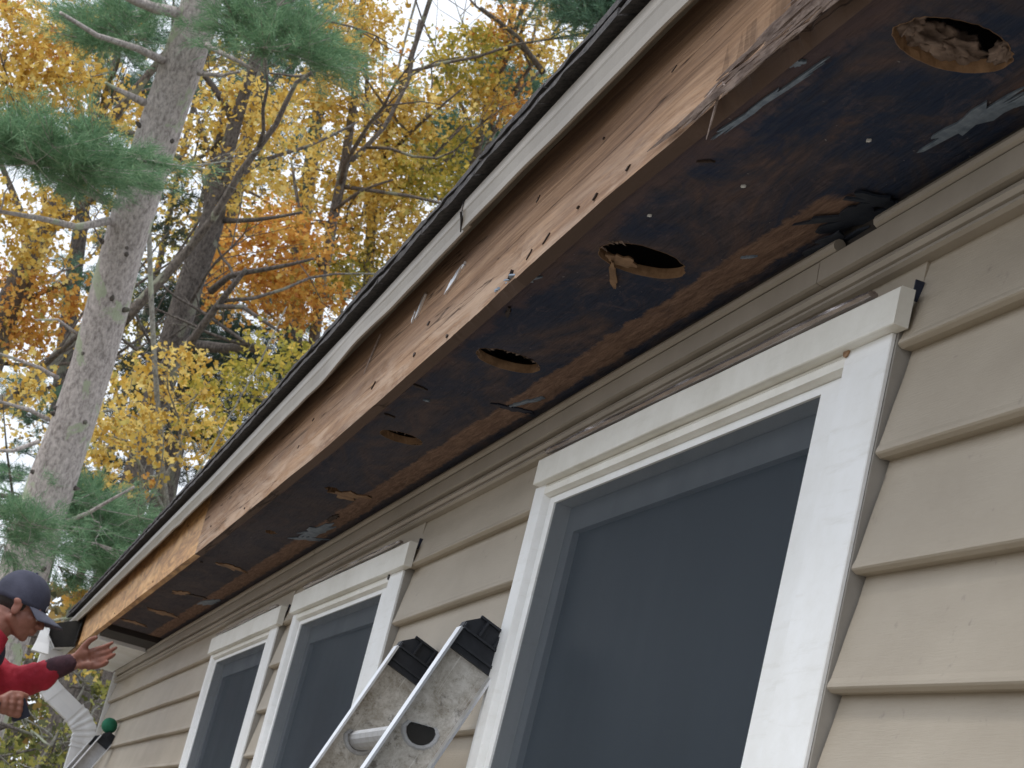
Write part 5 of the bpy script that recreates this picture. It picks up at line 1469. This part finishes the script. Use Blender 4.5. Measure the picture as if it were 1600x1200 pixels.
# centre group: three slender stems ------------------------------------------------------
D4 = 22.5
cents = [
 ('slender grey stem with orange leaves right of the dark forked tree', [(430, 900, 22), (455, 700, 20), (490, 540, 18), (503, 430, 17), (522, 330, 16), (540, 250, 15), (552, 160, 12), (560, 60, 9)], 0,
    [([(503, 420, 0), (470, 340, .2), (455, 250, .5)], 9, 4), ([(540, 260, 0), (600, 200, .2), (640, 120, .4), (655, 30, .5)], 9, 4), ([(520, 330, 0), (560, 300, -.3), (615, 280, -.6)], 7, 3)],
    [((420, 380, 22, 100, 50, 74), 'orange'), ((400, 450, 22.3, 90, 45, 60), 'orange'), ((470, 480, 22.2, 60, 40, 30), 'orange'), ((545, 80, 22, 60, 60, 44), 'gold'), ((500, 180, 22.3, 60, 60, 34), 'gold'), ((560, 20, 22, 70, 30, 24), 'gold')]),
 ('twin stem with yellow leaves midway between the pine trunk and the roof edge', [(540, 900, 20), (560, 700, 18), (573, 500, 17), (578, 380, 16), (585, 310, 15), (602, 240, 13), (622, 160, 11), (650, 70, 8)], 1.2,
    [([(580, 350, 0), (565, 250, .3), (575, 150, .4), (570, 50, .5)], 9, 4), ([(600, 250, 0), (660, 190, -.3), (720, 140, -.6)], 8, 3), ([(575, 420, 0), (520, 380, .3), (480, 300, .6)], 8, 3), ([(585, 330, 0), (530, 345, -.5), (450, 352, -1)], 7, 3)],
    [((560, 330, 23.2, 80, 70, 56), 'gold'), ((590, 240, 23.4, 60, 60, 34), 'gold'), ((640, 180, 23.6, 60, 60, 38), 'gold'), ((540, 430, 23.4, 60, 40, 34), 'yolive'), ((640, 290, 23.4, 50, 50, 26), 'yolive'), ((470, 270, 23.4, 60, 60, 22), 'gold')]),
 ('slim tree with yellow green leaves nearest the upper roof edge', [(640, 900, 22), (680, 600, 20), (720, 330, 17), (748, 230, 15), (765, 160, 13), (790, 90, 11), (815, 10, 8)], 2.2,
    [([(735, 280, 0), (770, 210, .2), (800, 150, .4), (850, 105, .6)], 9, 5), ([(750, 230, 0), (700, 120, .3), (660, 30, .6)], 7, 3), ([(850, 115, -.6), (810, 60, -.6), (750, 10, -.6)], 10, 5), ([(720, 330, 0), (670, 300, .2), (610, 260, .3)], 7, 3), ([(800, 150, 0), (860, 60, .3), (900, 0, .5)], 8, 4)],
    [((740, 100, 24.4, 70, 60, 50), 'yolive'), ((700, 250, 24, 60, 60, 34), 'yolive'), ((850, 60, 24.6, 70, 60, 34), 'gold'), ((800, 170, 24.4, 50, 40, 20), 'orange'), ((790, 70, 24.4, 50, 60, 20), 'orange'), ((640, 380, 24, 60, 50, 26), 'gold'), ((740, 170, 24, 40, 40, 20), 'gold')]),
]
for i, (lab, tr, dd, limbs, bl) in enumerate(cents):
    t = Tree('maple_tree', lab, 'tree', trunkpts(tr, D4 + dd), M['midbark'], group='gold and orange trees behind the eave', seed=41 + i)
    for pts, a, b_ in limbs: ll(t, D4 + dd, pts, a, b_)
    t.side_branches(14)
    for mt in ('gold', 'orange', 'yolive'):
        bb = [q for q, k in bl if k == mt]
        if bb: t.foliage(bb, M[mt], size=0.082, per=24, rad=0.30)
    t.finish_twigs()

# pines standing behind ---------------------------------------------------------------------
bp = [
 ('dark pine behind the forked tree with a broad black bough', [(230, 900, 40), (270, 700, 36), (330, 430, 28), (380, 230, 18), (420, 60, 10)], 25, 'needle_dark',
    [(360, 560, 24, 80, 30, 34), (310, 500, 25, 50, 60, 24), (430, 575, 23.6, 40, 25, 16), (280, 620, 25, 60, 80, 40), (180, 780, 25.5, 80, 60, 36), (230, 330, 25, 40, 60, 14), (360, 640, 25.6, 60, 40, 20), (290, 720, 25.5, 60, 60, 16)], [([(290, 590, 0), (340, 560, -.8), (400, 572, -1.2), (450, 580, -1.5)], 16, 6)]),
 ('blue green pine showing between the yellow crowns near the roof edge', [(640, 900, 30), (690, 600, 26), (735, 330, 20), (775, 150, 14), (800, 20, 8)], 27, 'needle',
    [(735, 235, 26, 55, 40, 40), (790, 130, 26.4, 40, 40, 26), (690, 250, 26.4, 30, 30, 12), (830, 150, 26.6, 40, 40, 14), (755, 300, 26.4, 40, 30, 14)], []),
 ('green pine top rising directly over the shingles', [(800, 900, 34), (860, 500, 28), (925, 150, 20), (960, -60, 12)], 24, 'needle',
    [(955, 15, 23, 45, 40, 44), (900, -10, 23.4, 40, 30, 20), (1000, -30, 23.4, 50, 30, 20)], []),
 ('tall misty pine behind the slender grey stem', [(420, 900, 34), (450, 600, 30), (480, 300, 24), (505, 100, 16), (520, -40, 10)], 30, 'needle',
    [(460, 40, 29, 60, 50, 36), (420, 130, 29, 60, 60, 26), (470, 260, 29, 50, 60, 16), (560, 560, 29, 30, 30, 10), (500, 470, 29.5, 80, 60, 22), (470, 590, 29, 60, 40, 24), (330, 90, 29.5, 60, 60, 14)], []),
 ('shaded pine filling the gap left of the big pine trunk', [(60, 900, 34), (85, 700, 30), (120, 400, 24), (150, 150, 14), (165, 30, 8)], 28, 'needle',
    [(200, 30, 27, 50, 40, 26), (165, 100, 27, 50, 60, 20), (60, 640, 27, 70, 50, 16), (130, 420, 27, 60, 60, 16), (210, 130, 27.2, 30, 40, 12), (20, 740, 27.2, 50, 40, 18), (120, 230, 27.5, 60, 60, 10)], []),
]
for i, (lab, tr, d, mt, bl, lb) in enumerate(bp):
    t = Tree('pine_tree', lab, 'tree', trunkpts(tr, d), M['darkbark'], group='pines standing behind the house', seed=61 + i)
    for pts, a, b_ in lb: ll(t, d, pts, a, b_)
    t.pine(bl, M[mt], per=20, length=0.15, width=0.0042, spread=0.75, fan=0.7)
    t.finish_twigs()

# bare crooked tree against the sky in the lower gap
D6 = 17.0
t6 = Tree('bare_tree', 'crooked nearly bare tree in the sky gap beside the far roof edge', 'tree',
          trunkpts([(225, 960, 16), (262, 880, 15), (258, 820, 14), (248, 740, 12), (246, 690, 9)], D6), M['greybark'], seed=81)
for pts, a, b_ in (([(260, 850, 0), (300, 800, .2), (318, 740, .3), (345, 690, .4), (330, 640, .4)], 11, 4), ([(258, 800, 0), (225, 740, -.2), (200, 690, -.3), (170, 680, -.4)], 8, 3),
                   ([(300, 800, .2), (330, 760, .3), (380, 740, .4)], 7, 3), ([(250, 760, 0), (285, 700, .2), (290, 640, .3), (320, 600, .4)], 8, 3), ([(262, 870, 0), (220, 850, -.2), (180, 830, -.3), (140, 815, -.3)], 6, 2),
                   ([(250, 720, 0), (215, 655, -.2), (180, 640, -.3), (120, 650, -.4)], 6, 3), ([(245, 900, 0), (200, 880, -.3), (170, 868, -.5)], 7, 3)):
    ll(t6, D6, pts, a, b_)
t6.side_branches(14, 0.02, (0.6, 1.6), 0.5)
t6.foliage([(245, 690, 16.6, 90, 60, 22), (180, 660, 16.4, 60, 50, 18), (330, 690, 17, 60, 50, 14), (250, 560, 16.6, 50, 30, 12), (170, 720, 16.5, 50, 40, 8)], M['gold'], size=0.066, per=12, rad=0.20)
t6.foliage([(340, 640, 17, 60, 50, 20), (400, 610, 17.3, 60, 40, 20), (430, 560, 17.5, 60, 40, 16)], M['yolive'], size=0.07, per=18, rad=0.24)
t6.foliage([(128, 930, 15.2, 20, 24, 9), (225, 765, 16.8, 15, 20, 3)], M['orange'], size=0.075, per=18, rad=0.12)
t6.finish_twigs()

# understorey sapling behind the downspout
D7 = 12.5
t7 = Tree('sapling', 'thin leafy sapling behind the white downspout', 'tree',
          trunkpts([(60, 1190, 6), (90, 1140, 5), (118, 1090, 4), (145, 1040, 3)], D7), M['greybark'], seed=91, sides=7)
for pts, a, b_ in (([(-20, 1185, 0), (60, 1170, .1), (110, 1160, .2), (170, 1150, .3)], 4, 2), ([(40, 1230, 0), (80, 1180, 0), (100, 1110, .1), (105, 1080, .1)], 3, 1.5),
                   ([(0, 1130, .2), (60, 1150, .2), (120, 1158, .2)], 6, 3), ([(110, 1072, 0), (140, 1078, 0), (165, 1082, .1)], 5, 3), ([(75, 1180, 0), (60, 1130, .2), (50, 1115, .3)], 2, 1), ([(140, 1040, 0), (160, 1060, 0), (165, 1065, 0)], 2, 1)):
    ll(t7, D7, pts, a, b_, M['darkbark'])
t7.side_branches(10, 0.006, (0.4, 1.0), -0.8)
t7.foliage([(160, 1085, 12.4, 14, 40, 8), (95, 1165, 12.4, 60, 26, 16), (60, 1100, 12.6, 40, 20, 5), (135, 1055, 12.6, 20, 12, 3), (55, 1030, 12.6, 12, 16, 2), (40, 1190, 12.4, 50, 20, 10)], M['under'], size=0.055, per=9, rad=0.13)
t7.foliage([(130, 1050, 12.8, 24, 14, 3), (50, 1025, 12.8, 10, 16, 2)], M['gold'], size=0.06, per=7, rad=0.12)
t7.finish_twigs()

# far wood: trunks one can tell apart, then the mass behind
far_labels = ['far brown trunk at the left edge seen low behind the man', 'far straight trunk between the big pine and the downspout', 'pale far trunk tall behind the left gold crown', 'far grey trunk seen right of the pine stem foot',
              'thin far trunk through the orange leaves', 'far trunk behind the twin yellow stem', 'distant thin trunk below the slim tree crown']
ft = [(40, 34, 30, 'midbark'), (95, 24, 33, 'midbark'), (140, 18, 31, 'greybark'), (195, 30, 29, 'midbark'), (400, 14, 34, 'greybark'), (600, 16, 36, 'midbark'), (660, 15, 33, 'midbark')]
for i, ((px, wd, d, bk), lab) in enumerate(zip(ft, far_labels)):
    t = Tree('far_tree', lab, 'tree', trunkpts([(px - 25, 1150, wd * .6), (px + 30, 900, wd * .55), (px + 130, 500, wd * .45), (px + 220, 120, wd * .3)], d), M[bk], group='thin trunks of the far wood', seed=101 + i)
    for k in range(7):
        y0 = 800 - 110 * k + t.rnd.uniform(-30, 30); x0 = np.interp(y0, [120, 500, 900, 1150], [px + 220, px + 130, px + 30, px - 25]); s = t.rnd.choice((-1, 1)); L = t.rnd.uniform(60, 140); wd_ = wd * .5
        ll(t, d, [(x0, y0, 0), (x0 + s * L * .5, y0 - L * .25, .3), (x0 + s * L, y0 - L * .4, .5)], wd_ * .22, 2)
    t.foliage([(px + 30 + 60 * k, 640 - 130 * k, d, 90, 80, 16) for k in range(5)], M[('gold', 'far', 'yolive', 'far', 'orange', 'yolive', 'gold')[i]], size=0.12, per=16, rad=0.5)
    t.finish_twigs()
def mass(name, cy, az0, az1, z0, z1, d0, d1, n, size, mat, seed):
    rng = np.random.default_rng(seed); az = rng.uniform(az0, az1, n); d = rng.uniform(d0, d1, n)
    z = z0 + (z1 - z0) * rng.random(n) ** 1.5
    C = np.stack([-np.cos(az) * d, np.sin(az) * d - 0.8, z * d + 0 * d], 1)
    k = np.array([mnoise.noise(Vector((a * 22, zz * 22, dd * 0.2))) for a, zz, dd in zip(az, z, d)])
    C = C[k > -0.12]
    o = raw_mesh(name, leaves(C, size, rng, 0.2), 8, mat); o['kind'] = 'stuff'; return o
mass('far_wood', 0, -0.5, 0.6, -0.03, 0.115, 36, 60, 90000, 0.34, M['far'], 5)
mass('undergrowth', 0, -0.3, 0.35, -0.10, 0.055, 16, 30, 60000, 0.11, M['under'], 6)
